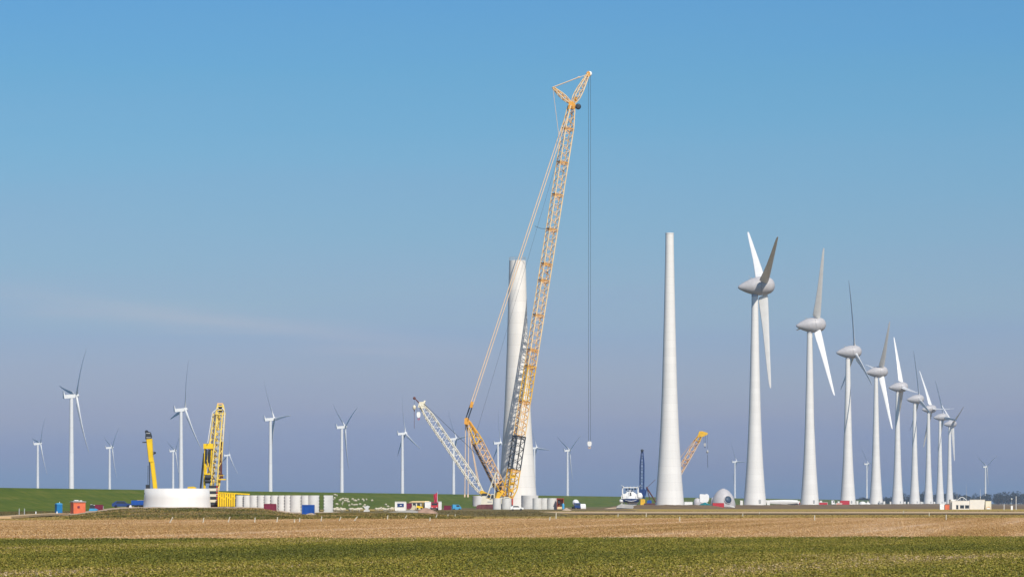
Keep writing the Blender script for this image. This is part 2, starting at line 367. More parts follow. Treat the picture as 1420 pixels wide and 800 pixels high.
def sst(a, b, x): t = np.clip((x-a)/(b-a), 0, 1); return t*t*(3-2*t)
def vnoise(x, y, seed=0):
    o = np.zeros_like(x); r = np.random.default_rng(seed)
    for k in range(9):
        a = r.uniform(0, 6.28); f = r.uniform(.5, 2.6); ph = r.uniform(0, 6.28)
        o += np.sin((x*math.cos(a)+y*math.sin(a))*f+ph)/ (1+f)
    return o/3
def hpadA(x, y):
    """height of the work site around the ring: bank of weeds in front, flat work floor behind"""
    xs = x-(y-735)*-.05
    ridge = sst(-.134, -.109, x/y)*(1-.72*sst(-54, -44, xs))*(1-sst(-24, -10, xs))
    ramp_ = sst(520, 692, y)
    return 1.66*ridge*ramp_*(1-sst(820, 850, y))
def heightfield(name, fn, x0, x1, y0, y1, nx, ny, mats, topfn=None, low=-.25, rough=.12, seed=1, eps=.02):
    X, Y = np.meshgrid(np.linspace(x0, x1, nx), np.linspace(y0, y1, ny))
    H = fn(X, Y); H = H+rough*vnoise(X*.35, Y*.35, seed)*np.clip(H*1.5, 0, 1)-.14*(1-np.clip(H/.2, 0, 1))
    vs = np.stack([X.ravel(), Y.ravel(), H.ravel()], 1)
    idx = np.arange(nx*ny).reshape(ny, nx)
    q = np.stack([idx[:-1, :-1].ravel(), idx[:-1, 1:].ravel(), idx[1:, 1:].ravel(), idx[1:, :-1].ravel()], 1)
    q = q[(H.ravel()[q].max(1) > -.135)]
    me = bpy.data.meshes.new(name); me.from_pydata(vs.tolist(), [], q.tolist())
    for m in mats: me.materials.append(M[m])
    if topfn is not None:
        c = vs[q].mean(1); me.polygons.foreach_set('material_index', topfn(c[:, 0], c[:, 1]).astype(np.int32))
    me.polygons.foreach_set('use_smooth', np.ones(len(q), bool)); me.update()
    o = bpy.data.objects.new(name, me); col.objects.link(o); return struct(o)
heightfield('work_pad', hpadA, -112, -2, 515, 855, 160, 220, ['padm', 'padtop'],
            lambda x, y: ((y > 664+9*vnoise(x*.2, y*.1, 5)) & (x < -40)).astype(int))
def pad_fn(cx, cy, rx, ry, h):
    return lambda x, y: h*(1-sst(.62, 1.0, np.sqrt(((x-cx)/rx)**2+((y-cy)/ry)**2)+.06*vnoise(x*.12, y*.12, int(cx)+50)))
heightfield('work_pad', pad_fn(2, 1185, 46, 110, .55), -50, 54, 1060, 1310, 90, 90, ['padm', 'dirt'], lambda x, y: (y > 1128).astype(int), seed=3)
TB = [(150+74*i, 2127+464*i) for i in range(-3, 9)]     # the receding row of big turbines, equally spaced
heightfield('work_pad', pad_fn(73, 1655, 31, 130, 1.5), 38, 110, 1520, 1790, 90, 90, ['dirt'], seed=4, rough=.35)
for (x, y) in TB[3:]:
    heightfield('work_pad', pad_fn(x+6, y, 60, 130, 1.25), x-58, x+70, y-135, y+135, 50, 50, ['dirt'], seed=int(x), rough=.25)

def dike_ray(px, py, d0=1000, d1=2600):
    d = d0
    while d < d1:
        p = P(px, py, d)
        if p.z <= max(dike_h(p.x, p.y), 0): return p
        d += 1.5
    return P(px, py, d1)

# ------------------------------------------------------------------ plant cover (stuff nobody could count)
def tufts(name, x, y, z, size, height, nleaf, m, tone, up=.35, wleaf=.35):
    """leaf triangles/quads growing from each point"""
    n = len(x); k = n*nleaf
    bx = np.repeat(x, nleaf); by = np.repeat(y, nleaf); bz = np.repeat(z, nleaf)
    sz = np.repeat(size, nleaf); hh = np.repeat(height, nleaf)*rng.uniform(.5, 1.15, k)
    a = rng.uniform(0, 2*np.pi, k); sp_ = rng.uniform(.25, 1, k)*sz
    r0 = rng.uniform(0, .3, k)*sz; wv = wleaf*sz*rng.uniform(.6, 1.2, k)
    ca, sa = np.cos(a), np.sin(a)
    base = np.stack([bx+ca*r0, by+sa*r0, bz], 1)
    tip = np.stack([bx+ca*sp_, by+sa*sp_, bz+hh], 1)
    sidev = np.stack([-sa, ca, np.zeros(k)], 1)*wv[:, None]*.5
    mid = base*.45+tip*.55; mid[:, 2] += hh*.15
    V = np.stack([base, mid+sidev, tip, mid-sidev], 1).reshape(-1, 3)
    me = bpy.data.meshes.new(name); me.vertices.add(4*k); me.vertices.foreach_set('co', V.astype(np.float32).ravel())
    me.loops.add(4*k); me.loops.foreach_set('vertex_index', np.arange(4*k, dtype=np.int32))
    me.polygons.add(k); me.polygons.foreach_set('loop_start', np.arange(0, 4*k, 4, dtype=np.int32)); me.polygons.foreach_set('loop_total', np.full(k, 4, np.int32))
    at = me.attributes.new('tone', 'FLOAT', 'POINT')
    t = np.clip(np.repeat(tone, nleaf)+rng.normal(0, .08, k), 0, 1)
    at.data.foreach_set('value', np.repeat(t, 4).astype(np.float32))
    me.materials.append(m); me.update(calc_edges=True); me.validate()
    o = bpy.data.objects.new(name, me); col.objects.link(o); return tag(o, kind='stuff')
def trapezoid(n, y0, y1, margin, pw=0.0):
    y = []; 
    yy = rng.uniform(y0, y1, n*3)
    wmax = .152*y1+margin
    keep = rng.uniform(0, 1, n*3) < (.152*yy+margin)/wmax*np.where(pw, (y0/yy)**pw, 1.0)
    yy = yy[keep][:n]
    return rng.uniform(-1, 1, len(yy))*(.152*yy+margin), yy
mc = mat_plant('crop_leaves', [(0.0, (0.099, 0.11, 0.02)), (0.3, (0.182, 0.179, 0.028)), (0.5, (0.3, 0.254, 0.038)), (0.72, (0.414, 0.31, 0.086)), (0.9, (0.532, 0.375, 0.234)), (1, (0.598, 0.457, 0.36))], patch=(.014, .06, 1.6, -1.3))
x, y = trapezoid(240000, 108, 285, 8, .5); k = y < (258+.2*x+9*vnoise(x*.5, x*.11, 4)); x, y = x[k], y[k]
t = np.clip(rng.normal(.43, .12, len(x))-.09*sst(190, 262, y-.2*x)+.03*(y < 150), 0, 1)
tufts('crop_leaves', x, y, np.zeros_like(x), rng.uniform(.06, .15, len(x)), rng.uniform(.02, .075, len(x)), 5, mc, t, wleaf=.5)
ms = mat_plant('stubble_straw', [(0.0, (0.381, 0.25, 0.078)), (0.3, (0.538, 0.332, 0.133)), (0.6, (0.65, 0.421, 0.198)), (1, (0.762, 0.569, 0.384))], patch=(.004, .16, 1.9, -1.405))
x, y = trapezoid(170000, 226, 612, 8, .4); k = y > (252+.2*x+6*rng.uniform(-1, 1, len(x))); x, y = x[k], y[k]
lim = np.interp(x, [-90, -20, 60, 100], [508, 560, 600, 602]); k = y < lim; x, y = x[k], y[k]
tufts('stubble_straw', x, y, np.zeros_like(x), rng.uniform(.10, .24, len(x)), rng.uniform(.03, .09, len(x)), 4, ms, np.clip(rng.normal(.5, .11, len(x)), 0, 1), wleaf=.35)
mw = mat_plant('verge_weeds', [(0.0, (0.13, 0.105, 0.034)), (0.35, (0.274, 0.198, 0.048)), (0.65, (0.372, 0.25, 0.081)), (1, (0.496, 0.336, 0.14))], patch=(.06, .03, 1.0, 0))
x, y = trapezoid(70000, 500, 1130, 10); k = (y > np.interp(x, [-90, -20, 60, 100], [508, 560, 600, 602])) & ~((x > 8) & (y > 764) & (y < 1040)) & ~(hpadA(x, y) > .02)
x, y = x[k], y[k]
tufts('verge_weeds', x, y, np.zeros_like(x)-.05, rng.uniform(.2, .5, len(x)), rng.uniform(.06, .2, len(x)), 3, mw, np.clip(rng.normal(.45, .2, len(x))-.62*(y > 660)*(x < 13), 0, 1), wleaf=.4)
x = rng.uniform(-110, -3, 52000); y = rng.uniform(516, 700, 52000); h = hpadA(x, y); k = (h > .03) & ((y < 664+9*vnoise(x*.2, y*.1, 5)) | (x > -40)); x, y, h = x[k], y[k], h[k]
mw2 = mat_plant('bank_weeds', [(0.0, (0.081, 0.096, 0.012)), (0.35, (0.209, 0.171, 0.035)), (0.65, (0.326, 0.22, 0.07)), (1, (0.486, 0.318, 0.123))], patch=(.06, .025, 2.4, 0))
tufts('bank_weeds', x, y, h-.05, rng.uniform(.2, .5, len(x)), rng.uniform(.06, .22, len(x)), 3, mw2, np.clip(rng.normal(.45, .2, len(x)), 0, 1), wleaf=.4)

# far wood
mt = mat_plant('bare_winter_wood', [(.0, (.018, .018, .016)), (.5, (.035, .032, .026)), (1, (.055, .05, .036))])
xs, ys, zs, szs = [], [], [], []
wb = MB()
for i in range(480):
    cx = 640+i*2.3+random.uniform(-5, 5); cy = 6400+random.uniform(-200, 250)
    hh = random.uniform(16, 23)*(.6 if cx < 740 else .95)*(1+.12*math.sin(cx*.035)+.08*math.sin(cx*.11)); rr = random.uniform(5, 9)
    wb.tube((cx, cy, -.2), (cx, cy, hh*.6), .5, 5, .2)
    k = 130
    for j in range(k):
        u = rng.normal(size=3); u /= np.linalg.norm(u); q = rng.uniform(.35, 1)**.5
        lx, ly, lz = cx+u[0]*rr*q, cy+u[1]*rr*q, hh*.5+u[2]*hh*.5*q
        xs.append(lx); ys.append(ly); zs.append(max(lz, .3)); szs.append(random.uniform(.8, 2.2))
X_, Y_, Z_ = map(np.array, (xs, ys, zs)); S_ = np.array(szs)
wood = tufts('wood', X_, Y_, Z_, S_, S_*.9, 3, mt, rng.uniform(0, 1, len(X_)), wleaf=.8)
tr = wb.build('trunks', M['brownsteel']); tr.parent = wood; tr['kind'] = 'stuff'

# ------------------------------------------------------------------ big turbines
TPROF = [(7.05, 0), (6.65, 4.5), (5.9, 14), (5.45, 20), (4.6, 34), (3.72, 55), (2.85, 87), (2.3, 112), (1.98, 129)]
def tower_prof(z1, z0=0.0):
    zs = [z0]+[z for _, z in TPROF if z0 < z < z1]+[z1]
    rs = np.interp(zs, [z for _, z in TPROF], [r for r, _ in TPROF])
    fine = []
    for (a, ra), (b_, rb) in zip(zip(zs, rs), zip(zs[1:], rs[1:])):
        fine.append((ra, a))
    fine.append((rs[-1], zs[-1])); return [(float(r), float(z)) for r, z in fine]
def smooth_prof(z1):
    zs = np.linspace(0, z1, 34); zz = np.array([z for _, z in TPROF]); rr = np.array([r for r, _ in TPROF])
    rs = np.interp(zs, zz, rr)
    for _ in range(3): rs[1:-1] = (rs[:-2]+rs[1:-1]*2+rs[2:])/4
    return list(zip(rs.tolist(), zs.tolist()))

def blade_mesh(name, st, m, n=12, tipdark=False):
    """st rows: radius, chord, thickness ratio, x of leading edge, twist deg, y bend. Chord along x (leading edge +x), span +z"""
    b = MB(); rings = []
    for r, c, th, xl, tw, yb in st:
        ring = []
        for i in range(n):
            t = 2*math.pi*i/n
            u = .5+.5*math.cos(t)                       # 1 = leading edge
            v = math.sin(t)*.5*th*c*(u**.55 if th < .8 else 1)*(1.25 if th < .8 else 1)
            p = Vector((xl-(1-u)*c, v, 0)); p = Matrix.Rotation(R(tw), 3, 'Z') @ p
            ring.append(Vector((p.x, p.y+yb, r)))
        rings.append(ring)
    vs = [v for rg in rings for v in rg]; k = len(rings)
    b.add(vs, [(j*n+i, j*n+(i+1) % n, (j+1)*n+(i+1) % n, (j+1)*n+i) for j in range(k-1) for i in range(n)], True)
    b.add(rings[0], [tuple(reversed(range(n)))]); b.add(rings[-1], [tuple(range(n))])
    return b
E_ST = [(5.0, 2.6, 1, 1.3, 0, 0), (5.9, 2.8, .9, 1.35, 0, 0), (6.8, 5.4, .40, 1.5, -6, 0), (8.5, 6.1, .30, 1.6, -5, 0), (13, 5.7, .25, 1.6, -3, 0), (20, 4.9, .22, 1.5, -1, 0),
        (30, 3.9, .2, 1.3, 2, .1), (42, 3.0, .18, 1.1, 4, .3), (53, 2.2, .16, .95, 5, .6), (60, 1.5, .15, .8, 6, .9), (62.7, 1.0, .14, .7, 6, 1.05), (63.5, .35, .14, .5, 6, 1.1)]
def big_turbine():
    root = empty('wind_turbine', (0, 0, 0), 'x', 'wind turbine', 'big finished wind turbines in a receding row')
    tw = MB().lathe(smooth_prof(128.6), 56).build('tower', 'tower', root)
    d = MB(); d.prism([(-.75, 0), (.75, 0), (.75, 2.2), (.45, 2.6), (-.45, 2.6), (-.75, 2.2)], -.2, .25, (2.6, -6.32, .9), .40); d.build('door', 'grey', tw)
    c = MB(); c.box((8.3, -.6, 1.5), (1.7, 2.6, 3.0)); c.box((8.3, -.6, 3.05), (1.9, 2.8, .12)); c.build('service_cabin', 'white', root)
    c = MB(); c.box((-8.3, -.2, 1.4), (1.6, 2.2, 2.8)); c.prism([(-9.2, 2.8), (-7.4, 2.8), (-7.4, 2.9), (-9.2, 3.0)], -1.4, 1.0); c.build('transformer_box', 'white', root)
    MB().lathe([(2.05, 128.6), (2.05, 129.9), (1.75, 130.0), (1.75, 131.2)], 40).build('yaw_ring', 'nacelle', root)
    nac = MB().lathe([(0.02, -10.6), (.6, -10.45), (1.4, -9.5), (2.4, -7.8), (3.6, -5.4), (4.6, -2.8), (5.35, 0), (5.72, 2.4), (5.75, 3.3)], 44, axis='X').build('nacelle', 'nacelle', root, (0, 0, 135))
    a = MB(); a.tube((-3.2, 0, 3.9), (-3.2, 0, 6.6), .07); a.tube((-1.8, .6, 4.3), (-1.8, .6, 5.8), .1); a.box((-1.8, .5, 5.2), (.9, .7, .7)); a.box((-3.2, 0, 6.5), (1.0, .1, .1)); a.build('wind_sensor', 'grey', nac)
    spn = MB().lathe([(5.75, 3.45), (5.77, 4.4), (5.7, 6.2), (5.35, 8.0), (4.7, 9.8), (3.6, 11.2), (2.1, 12.1), (.02, 12.5)], 44, axis='X').build('spinner', 'nacelle', root, (0, 0, 135))
    bm = blade_mesh('blade', [(r, c, t, xl+6.3, tw_, yb) for r, c, t, xl, tw_, yb in E_ST], 'blade')
    # pivot at the hub axis: keep blade in its own frame and move it out along the rotor axis
    bm = blade_mesh('blade', E_ST, 'blade')
    for k in range(3):
        bl = bm.build('blade', 'blade', spn, (6.3, 0, 0)) if k == 0 else None
        if bl is None:
            bl = kid(spn, 'blade')[0].copy(); col.objects.link(bl); bl.parent = spn
        bl.rotation_mode = 'ZYX'
    cu = MB()
    return root
def pose(root, yaw, tilt, phase, pitch):
    for nme in ('nacelle', 'spinner'):
        for o in kid(root, nme): o.rotation_euler = (0, -R(tilt), R(yaw))
    for k, o in enumerate(kid(kid(root, 'spinner')[0], 'blade')):
        o.rotation_euler = (R(phase+120*k), 0, R(pitch))
T0 = big_turbine()
big = [(5, 4, -53, 4, 'nearest finished white turbine, two blades in a V above its egg-shaped nacelle'),
       (10, 4, 30, 2, 'second finished turbine from the left, grey nacelle, one blade up and one down'),
       (9, 4, 0, 86, 'third finished turbine of the row, thin dark blade straight up'),
       (10, 4, 40, 6, 'fourth finished turbine of the row, grey blade leaning right above its nacelle'),
       (9, 4, -21, 10, 'fifth finished turbine of the row, broad white blade up beside a small far turbine'),
       (9, 4, -8, 68, 'sixth finished turbine of the row, thin dark upright blade, third tallest from the far end but one'),
       (22, 4, -28, 12, 'seventh finished turbine of the row, white blade leaning left and one blade pointing right'),
       (12, 4, -24, 84, 'eighth finished turbine of the row, second from its far end'),
       (13, 4, -55, 20, 'farthest finished turbine at the right end of the row, short V of blades')]
big[5] = (9, 4, -8, 86, 'sixth finished turbine of the row, thin dark blade up, between two white-bladed ones')
for i, (yaw, tl, ph, pit, lab) in enumerate(big):
    o = T0 if i == 0 else copy_tree(T0)
    o.location = (*TB[i+3], 1.2); o['label'] = lab; pose(o, yaw, tl, ph, pit)

# unfinished towers
root = empty('turbine_tower', (TB[2][0]+.1, TB[2][1], 1.1), 'tall slender white tower without nacelle, left of the finished turbines', 'tower', 'unfinished turbine towers')
MB().lathe(smooth_prof(131.2), 56).build('tower', 'tower', root)
MB().lathe([(2.08, 131.2), (2.08, 131.7), (1.6, 131.7)], 40, smooth=False).build('tower_flange', 'tower', root)
root = empty('turbine_tower', (TB[1][0]-.1, TB[1][1], .3), 'half-built broad white tower behind the tall yellow crane boom', 'tower', 'unfinished turbine towers')
tw = MB().lathe(smooth_prof(86.6), 64)
tw.build('tower', 'tower', root)
g = MB()
for k in range(18):
    a = 2*math.pi*k/18; q = Vector((2.8*math.cos(a), 2.8*math.sin(a), 86.6)); q2 = Vector((2.8*math.cos(a+.349), 2.8*math.sin(a+.349), 86.6))
    g.tube(q, q+Vector((0, 0, 1.1)), .05, 5); g.tube(q+Vector((0, 0, 1.05)), q2+Vector((0, 0, 1.05)), .045, 4); g.tube(q+Vector((0, 0, .55)), q2+Vector((0, 0, .55)), .035, 4)
g.build('guard_rail', 'grey', root)
d = MB(); d.prism([(-.62, 0), (.62, 0), (.62, 2.3), (.45, 2.75), (.2, 2.95), (-.2, 2.95), (-.45, 2.75), (-.62, 2.3)], -.25, .3, (-2.05, -6.42, 1.5), -.3)
d.build('door', 'doorred', root)
st_ = MB(); st_.prism([(-.8, -.2), (.8, -.2), (.8, 1.45), (-.8, 1.45)], -.9, .1, (-2.2, -7.0, .05), -.3)
for k in range(5): st_.box((-1.15+.0*k, -7.6-.0*k, .15+.28*k), (.5, 1.0-.15*k, .26), -.3)
st_.build('door_step', 'grey', root)

# concrete ring
rx, ry = TB[0][0]+.5, TB[0][1]
root = empty('tower_ring', (rx, ry, 1.6), 'wide low white concrete ring, first course of a new tower', 'tower ring')
MB().lathe([(7.2, 0), (7.02, 2), (6.9, 4.05), (6.55, 4.05), (6.7, 2), (6.85, 0)], 72, smooth=True).build('ring_wall', 'tower', root)
MB().lathe([(7.9, -.35), (7.9, .05), (7.2, .06)], 64, smooth=False).build('footing', 'concrete', root)
q = MB(); q.box((-6.75, -1.95, 3.0), (.3, .12, .25), -1.2); q.build('lifting_socket', 'dark', root)

# ------------------------------------------------------------------ far turbines in the lake
F_ST = [(1.5, 2.2, 1, 1.1, 0, 0), (3.5, 2.3, .9, 1.15, 0, 0), (9, 4.0, .33, 1.3, -4, .1), (16, 3.5, .25, 1.2, -2, .2), (28, 2.6, .2, 1.0, 0, .2), (40, 1.8, .17, .8, 1, -.3), (49, 1.2, .15, .6, 2, -1.1), (53, .7, .14, .4, 2, -1.7), (54.3, .25, .14, .2, 2, -2.0)]
def lake_turbine():
    root = empty('lake_wind_turbine', (0, 0, 0), 'x', 'wind turbine', 'slender wind turbines beyond the dike')
    MB().lathe([(2.45, -4), (2.4, 10), (2.15, 40), (1.8, 70), (1.6, 93.2)], 28).build('tower', 'tower_far', root)
    b = MB(); b.prism([(-7.4, -1.2), (-6.8, -1.8), (2.6, -1.8), (3.1, -1.1), (3.1, 1.0), (2.4, 1.5), (-6.9, 1.5), (-7.4, 1.2)], -1.7, 1.7)
    nac = b.build('nacelle', 'white', root, (0, 0, 95))
    b = MB(); b.prism([(-7.3, 1.5), (-6.3, 1.5), (-7.0, 4.8), (-7.3, 4.8)], -1.2, 1.2); b.build('cooler_fin', 'white', nac)
    spn = MB().lathe([(1.7, 3.2), (1.95, 3.8), (1.95, 5.2), (1.6, 6.2), (.9, 7.0), (.02, 7.4)], 24, axis='X').build('spinner', 'white', root, (0, 0, 95))
    bm = blade_mesh('blade', [(a, c, t, x_, tw_, yb) for a, c, t, x_, tw_, yb in F_ST], 'blade')
    bl = bm.build('blade', 'blade', spn, (4.6, 0, 0)); bl.rotation_mode = 'ZYX'
    for k in range(2):
        c = bl.copy(); col.objects.link(c); c.parent = spn
    return root
L0 = lake_turbine()
lake = [(52.3, 615, 40, 17, 'leftmost slender turbine behind the dike, at the left edge above the blue toilet cabin'),
        (99, 549, 41, 18, 'tallest slender turbine behind the dike, above the orange site box'),
        (152, 620.5, 52, 17, 'small slender turbine behind the dike, left of the yellow telescopic boom'),
        (240, 625, 50, 17, 'small slender turbine hidden partly behind a taller one above the white ring'),
        (251, 568, 20, 18, 'tall slender turbine rising directly above the white concrete ring'),
        (315, 631, 15, 17, 'small slender turbine right of the yellow folded lattice crane'),
        (375, 581, -33, 16, 'slender turbine with an arm pointing right, above the maroon container'),
        (474, 592, -56, 15, 'slender turbine with a V of blades above the flock of sheep'),
        (558, 601, -6, 15, 'slender turbine between the sheep and the white crane boom'),
        (629, 608.5, -34, 15, 'slender turbine standing behind the white lattice boom'),
        (690.5, 614, -3, 15, 'small slender turbine between the crane mast and the half-built tower'),
        (741, 621, -25, 15, 'small turbine mostly hidden by the half-built tower, one blade to the right'),
        (787, 624.5, -61, 21, 'small slender turbine with a V of blades, right of the hanging hook'),
        (1019, 640, -28, 15, 'tiny far turbine left of the nearest finished turbine'),
        (1202, 643, -40, 15, 'tiny far turbine between two big tower bases'),
        (1366.5, 647, -60, 17, 'tiny far turbine above the blue wood at the right edge')]
for i, (px, hy, ph, yaw, lab) in enumerate(lake):
    o = L0 if i == 0 else copy_tree(L0)
    zb = 3.0 if i < 15 else 0.0
    d = F*(95+zb-CAMZ)/(HY-hy)
    o.location = (GX(px, d), d, zb); o['label'] = lab; pose(o, yaw+7, 5, ph, 76)

# ------------------------------------------------------------------ small building blocks
def crawler(mb, c, length, width, height, rz=0.0):
    """one crawler track: stadium outline with shoes and road wheels"""
    r = height/2; pts = []
    for k in range(9): a = -math.pi/2+math.pi*k/8; pts.append((length/2-r+r*math.cos(a), r+r*math.sin(a)))
    for k in range(9): a = math.pi/2+math.pi*k/8; pts.append((-length/2+r+r*math.cos(a), r+r*math.sin(a)))
    mb.cur = 0; mb.prism(pts, -width/2, width/2, c, rz)
    rot = Matrix.Rotation(rz, 3, 'Z'); nsh = int(length/.5)
    for k in range(nsh):
        for z in (0, height):
            mb.box(Vector(c)+rot @ Vector((-length/2+r+(length-2*r)*(k+.5)/nsh, 0, z+(.04 if z else .0))), (.3, width*1.05, .09), rz)
    mb.cur = 1
    for k in range(6):
        for sy in (-1, 1):
            p = Vector(c)+rot @ Vector((-length/2+r+(length-2*r)*k/5, sy*(width/2+.02), r*.7)); q = Vector(c)+rot @ Vector((-length/2+r+(length-2*r)*k/5, sy*(width/2-.1), r*.7))
            mb.tube(p, q, r*.42, 10)
    mb.cur = 0
def wheels(root, xs, half, r, w=.3):
    for x_ in xs:
        for sy in (-1, 1):
            t = MB().lathe([(r*.55, -w/2), (r*.93, -w/2), (r, -w/2+.05), (r, w/2-.05), (r*.93, w/2), (r*.55, w/2)], 18, axis='Y').build('wheel', 'rubber', root, (x_, sy*half, r))
            MB().lathe([(.02, -w/2+.03), (r*.56, -w/2+.03), (r*.56, w/2-.03), (.02, w/2-.03)], 14, axis='Y').build('rim', 'grey', t)
def container(name, label, loc, L_, W_, H_, m, rz=0.0, group=None, cat='container', roof=None, framem=None, doors=True, corr=True):
    root = empty(name, loc, label, cat, group, rz)
    b = MB(); n = int(L_/.28) if corr else 1
    def wall(p0, p1, nx, ny, n):
        p0 = Vector(p0); p1 = Vector(p1); nn = Vector((nx, ny, 0))
        pts = []
        for k in range(n):
            u0, u1, u2, u3 = (k+.0)/n, (k+.35)/n, (k+.5)/n, (k+.85)/n
            pts += [p0.lerp(p1, u0), p0.lerp(p1, u1), p0.lerp(p1, u2)+nn*-.04, p0.lerp(p1, u3)+nn*-.04]
        pts.append(p1)
        vs = [Vector((p.x, p.y, z)) for z in (.14, H_-.1) for p in pts]; k = len(pts)
        b.add(vs, [(i, i+1, i+1+k, i+k) for i in range(k-1)])
    x, y = L_/2-.05, W_/2-.05
    wall((-x, -y, 0), (x, -y, 0), 0, -1, n); wall((x, -y, 0), (x, y, 0), 1, 0, max(1, int(n*W_/L_)))
    wall((x, y, 0), (-x, y, 0), 0, 1, n); wall((-x, y, 0), (-x, -y, 0), -1, 0, max(1, int(n*W_/L_)))
    b.box((0, 0, H_-.1), (L_-.12, W_-.12, .06)); b.box((0, 0, .12), (L_-.12, W_-.12, .06))
    b.build('wall', m, root)
    f = MB()
    for sx in (-1, 1):
        for sy in (-1, 1): f.box((sx*(L_/2-.07), sy*(W_/2-.07), H_/2), (.14, .14, H_))
        for z in (.08, H_-.08): f.box((sx*(L_/2-.06), 0, z), (.12, W_-.3, .16))
    for sy in (-1, 1):
        for z in (.08, H_-.08): f.box((0, sy*(W_/2-.06), z), (L_-.3, .12, .16))
    f.build('frame', framem or m, root)
    if roof:
        r_ = MB(); r_.prism([(-L_/2-.15, H_+.02), (L_/2+.15, H_+.02), (L_/2+.15, H_+.12), (0, H_+.3), (-L_/2-.15, H_+.12)], -W_/2-.15, W_/2+.15); r_.build('roof', roof, root)
    if doors:
        for sy in (-1, 1):
            dr = MB(); dr.box((L_/2+.015, sy*(W_/4-.04), H_/2), (.05, W_/2-.22, H_-.4)); q = dr.build('door', framem or m, root)
            h = MB(); h.tube((L_/2+.08, sy*(W_/4-.1), .3), (L_/2+.08, sy*(W_/4-.1), H_-.3), .03, 6); h.build('lock_rod', 'grey', q)
    return root
def hook_block(mb, c, w_, h_, mats=(0, 1)):
    c = Vector(c); mb.cur = mats[0]
    mb.prism([(-w_*.35, h_*.5), (w_*.35, h_*.5), (w_*.5, h_*.2), (w_*.42, -h_*.3), (w_*.15, -h_*.5), (-w_*.15, -h_*.5), (-w_*.42, -h_*.3), (-w_*.5, h_*.2)], -w_*.22, w_*.22, c)
    mb.cur = mats[1]
    pts = [c+Vector((w_*.22*math.sin(a), 0, -h_*.5-w_*.3-w_*.22*math.cos(a)+0)) for a in np.linspace(math.pi, -math.pi*.75, 9)]
    pts = [c+Vector((0, 0, -h_*.45))]+pts
    for p, q in zip(pts, pts[1:]): mb.tube(p, q, w_*.08, 5)
    mb.cur = 0

# ------------------------------------------------------------------ the tall yellow crane
D1 = 1182.5; SC1 = F/D1
def Q(px, py, dy=0.0): return P(px, py, D1+(px-706)/SC1*.30+dy)
O = Vector((GX(702, D1), D1, .45))
crane = empty('crawler_crane', O, 'very tall yellow lattice-boom crane with pale pendants beside the half-built tower', 'crane')
ft, hd = Q(706.5, 690), Q(792.5, 147)
SIDE = Vector((.42, -.9, 0))
def bp(y): u = (690-y)/(690-147); return ft.lerp(hd, u)
secs = [(690, 651, 'yellow', 'yellow'), (651, 605, 'dark', 'dark'), (605, 557, 'pale', 'orange'), (557, 508, 'yellow', 'yellow'), (508, 485, 'pale', 'orange'), (485, 437, 'pale', 'salmon'), (437, 389, 'pale', 'salmon'),
        (389, 366, 'pale', 'orange'), (366, 318, 'pale', 'salmon'), (318, 270, 'pale', 'salmon'), (270, 225, 'pale', 'salmon'), (225, 178, 'pale', 'salmon'), (178, 147, 'pale', 'orange')]
for k, (ya, yb, m1, m2) in enumerate(secs):
    W_ = 3.3 if ya > 605 else 3.0
    st = [(0, W_, W_), (1, W_, W_)]
    if k == 0: st = [(0, 2.4, 1.4), (.35, W_, W_), (1, W_, W_)]
    if k == len(secs)-1: st = [(0, W_, W_), (.55, 2.4, 2.4), (1, 2.1, 1.6)]
    nb = max(3, int(round((ya-yb)/5.5)))
    b = MB(O); b.lattice(bp(ya), bp(yb), st, SIDE, nb, .2, .105, (0, 1))
    # pinned connector frame at the section's end
    b.cur = 2
    a_ = (bp(yb)-bp(ya)).normalized(); e = bp(yb)-a_*.5
    b.lattice(e-a_*.35, e+a_*.3, [(0, st[-1][1]+.03, st[-1][2]+.03), (1, st[-1][1]+.03, st[-1][2]+.03)], SIDE, 1, .19, .07, (2, 2))
    if 605 >= ya > 500:
        b.cur = 0
        for ox in (-.7, .1, .8): b.tube(bp(ya)+Vector((ox, -.6, 0)), bp(yb)+Vector((ox, -.6, 0)), .11, 5)
    if k == 0:
        b.cur = 0
        for t in (.25, .5, .75): b.box(bp(690-39*t)-O+b.o, (1.6, 2.6, 1.1))
    b.build('boom_section', [m1, m2, 'orange' if m1 != 'dark' else 'dark'], crane)
# boom head with sheave, jib, jib strut
b = MB(O); b.prism([(-1.2, -1.2), (1.3, -1.2), (1.5, .2), (.5, 1.4), (-.9, 1.2)], -.9, .9, hd); b.tube(hd+Vector((1.2, -.9, -.4)), hd+Vector((2.0, -.9, -.4)), .35, 8)
b.build('boom_head', 'orange', crane)
b = MB(O); b.lathe([(.45, -.25), (1.0, -.25), (.85, 0), (1.0, .25), (.45, .25)], 20, axis='Y', c=hd+Vector((2.3, -1.0, -.4))); b.build('sheave', 'dark', crane)
jt = Q(815.5, 103)
b = MB(O); b.lattice(hd+Vector((.6, 0, .9)), jt, [(0, 1.0, .8), (.16, 2.1, 1.9), (.45, 2.1, 1.9), (1, .9, .7)], SIDE, 10, .17, .10, (0, 1)); b.cur = 2
b.prism([(-.6, -.9), (.6, -.9), (.8, .4), (.2, 1.0), (-.5, .6)], -.5, .5, jt); a_ = (jt-hd).normalized(); b.box(hd+a_*2.4+Vector((.4, 0, .2)), (1.1, .8, 1.5)); b.build('jib', ['pale', 'salmon', 'orange'], crane)
b = MB(O); b.lathe([(.3, -.2), (.85, -.2), (.7, 0), (.85, .2), (.3, .2)], 18, axis='Y', c=jt+Vector((.5, 0, .1))); b.build('jib_sheave', 'bright', crane)
js = Q(766.5, 121.5)
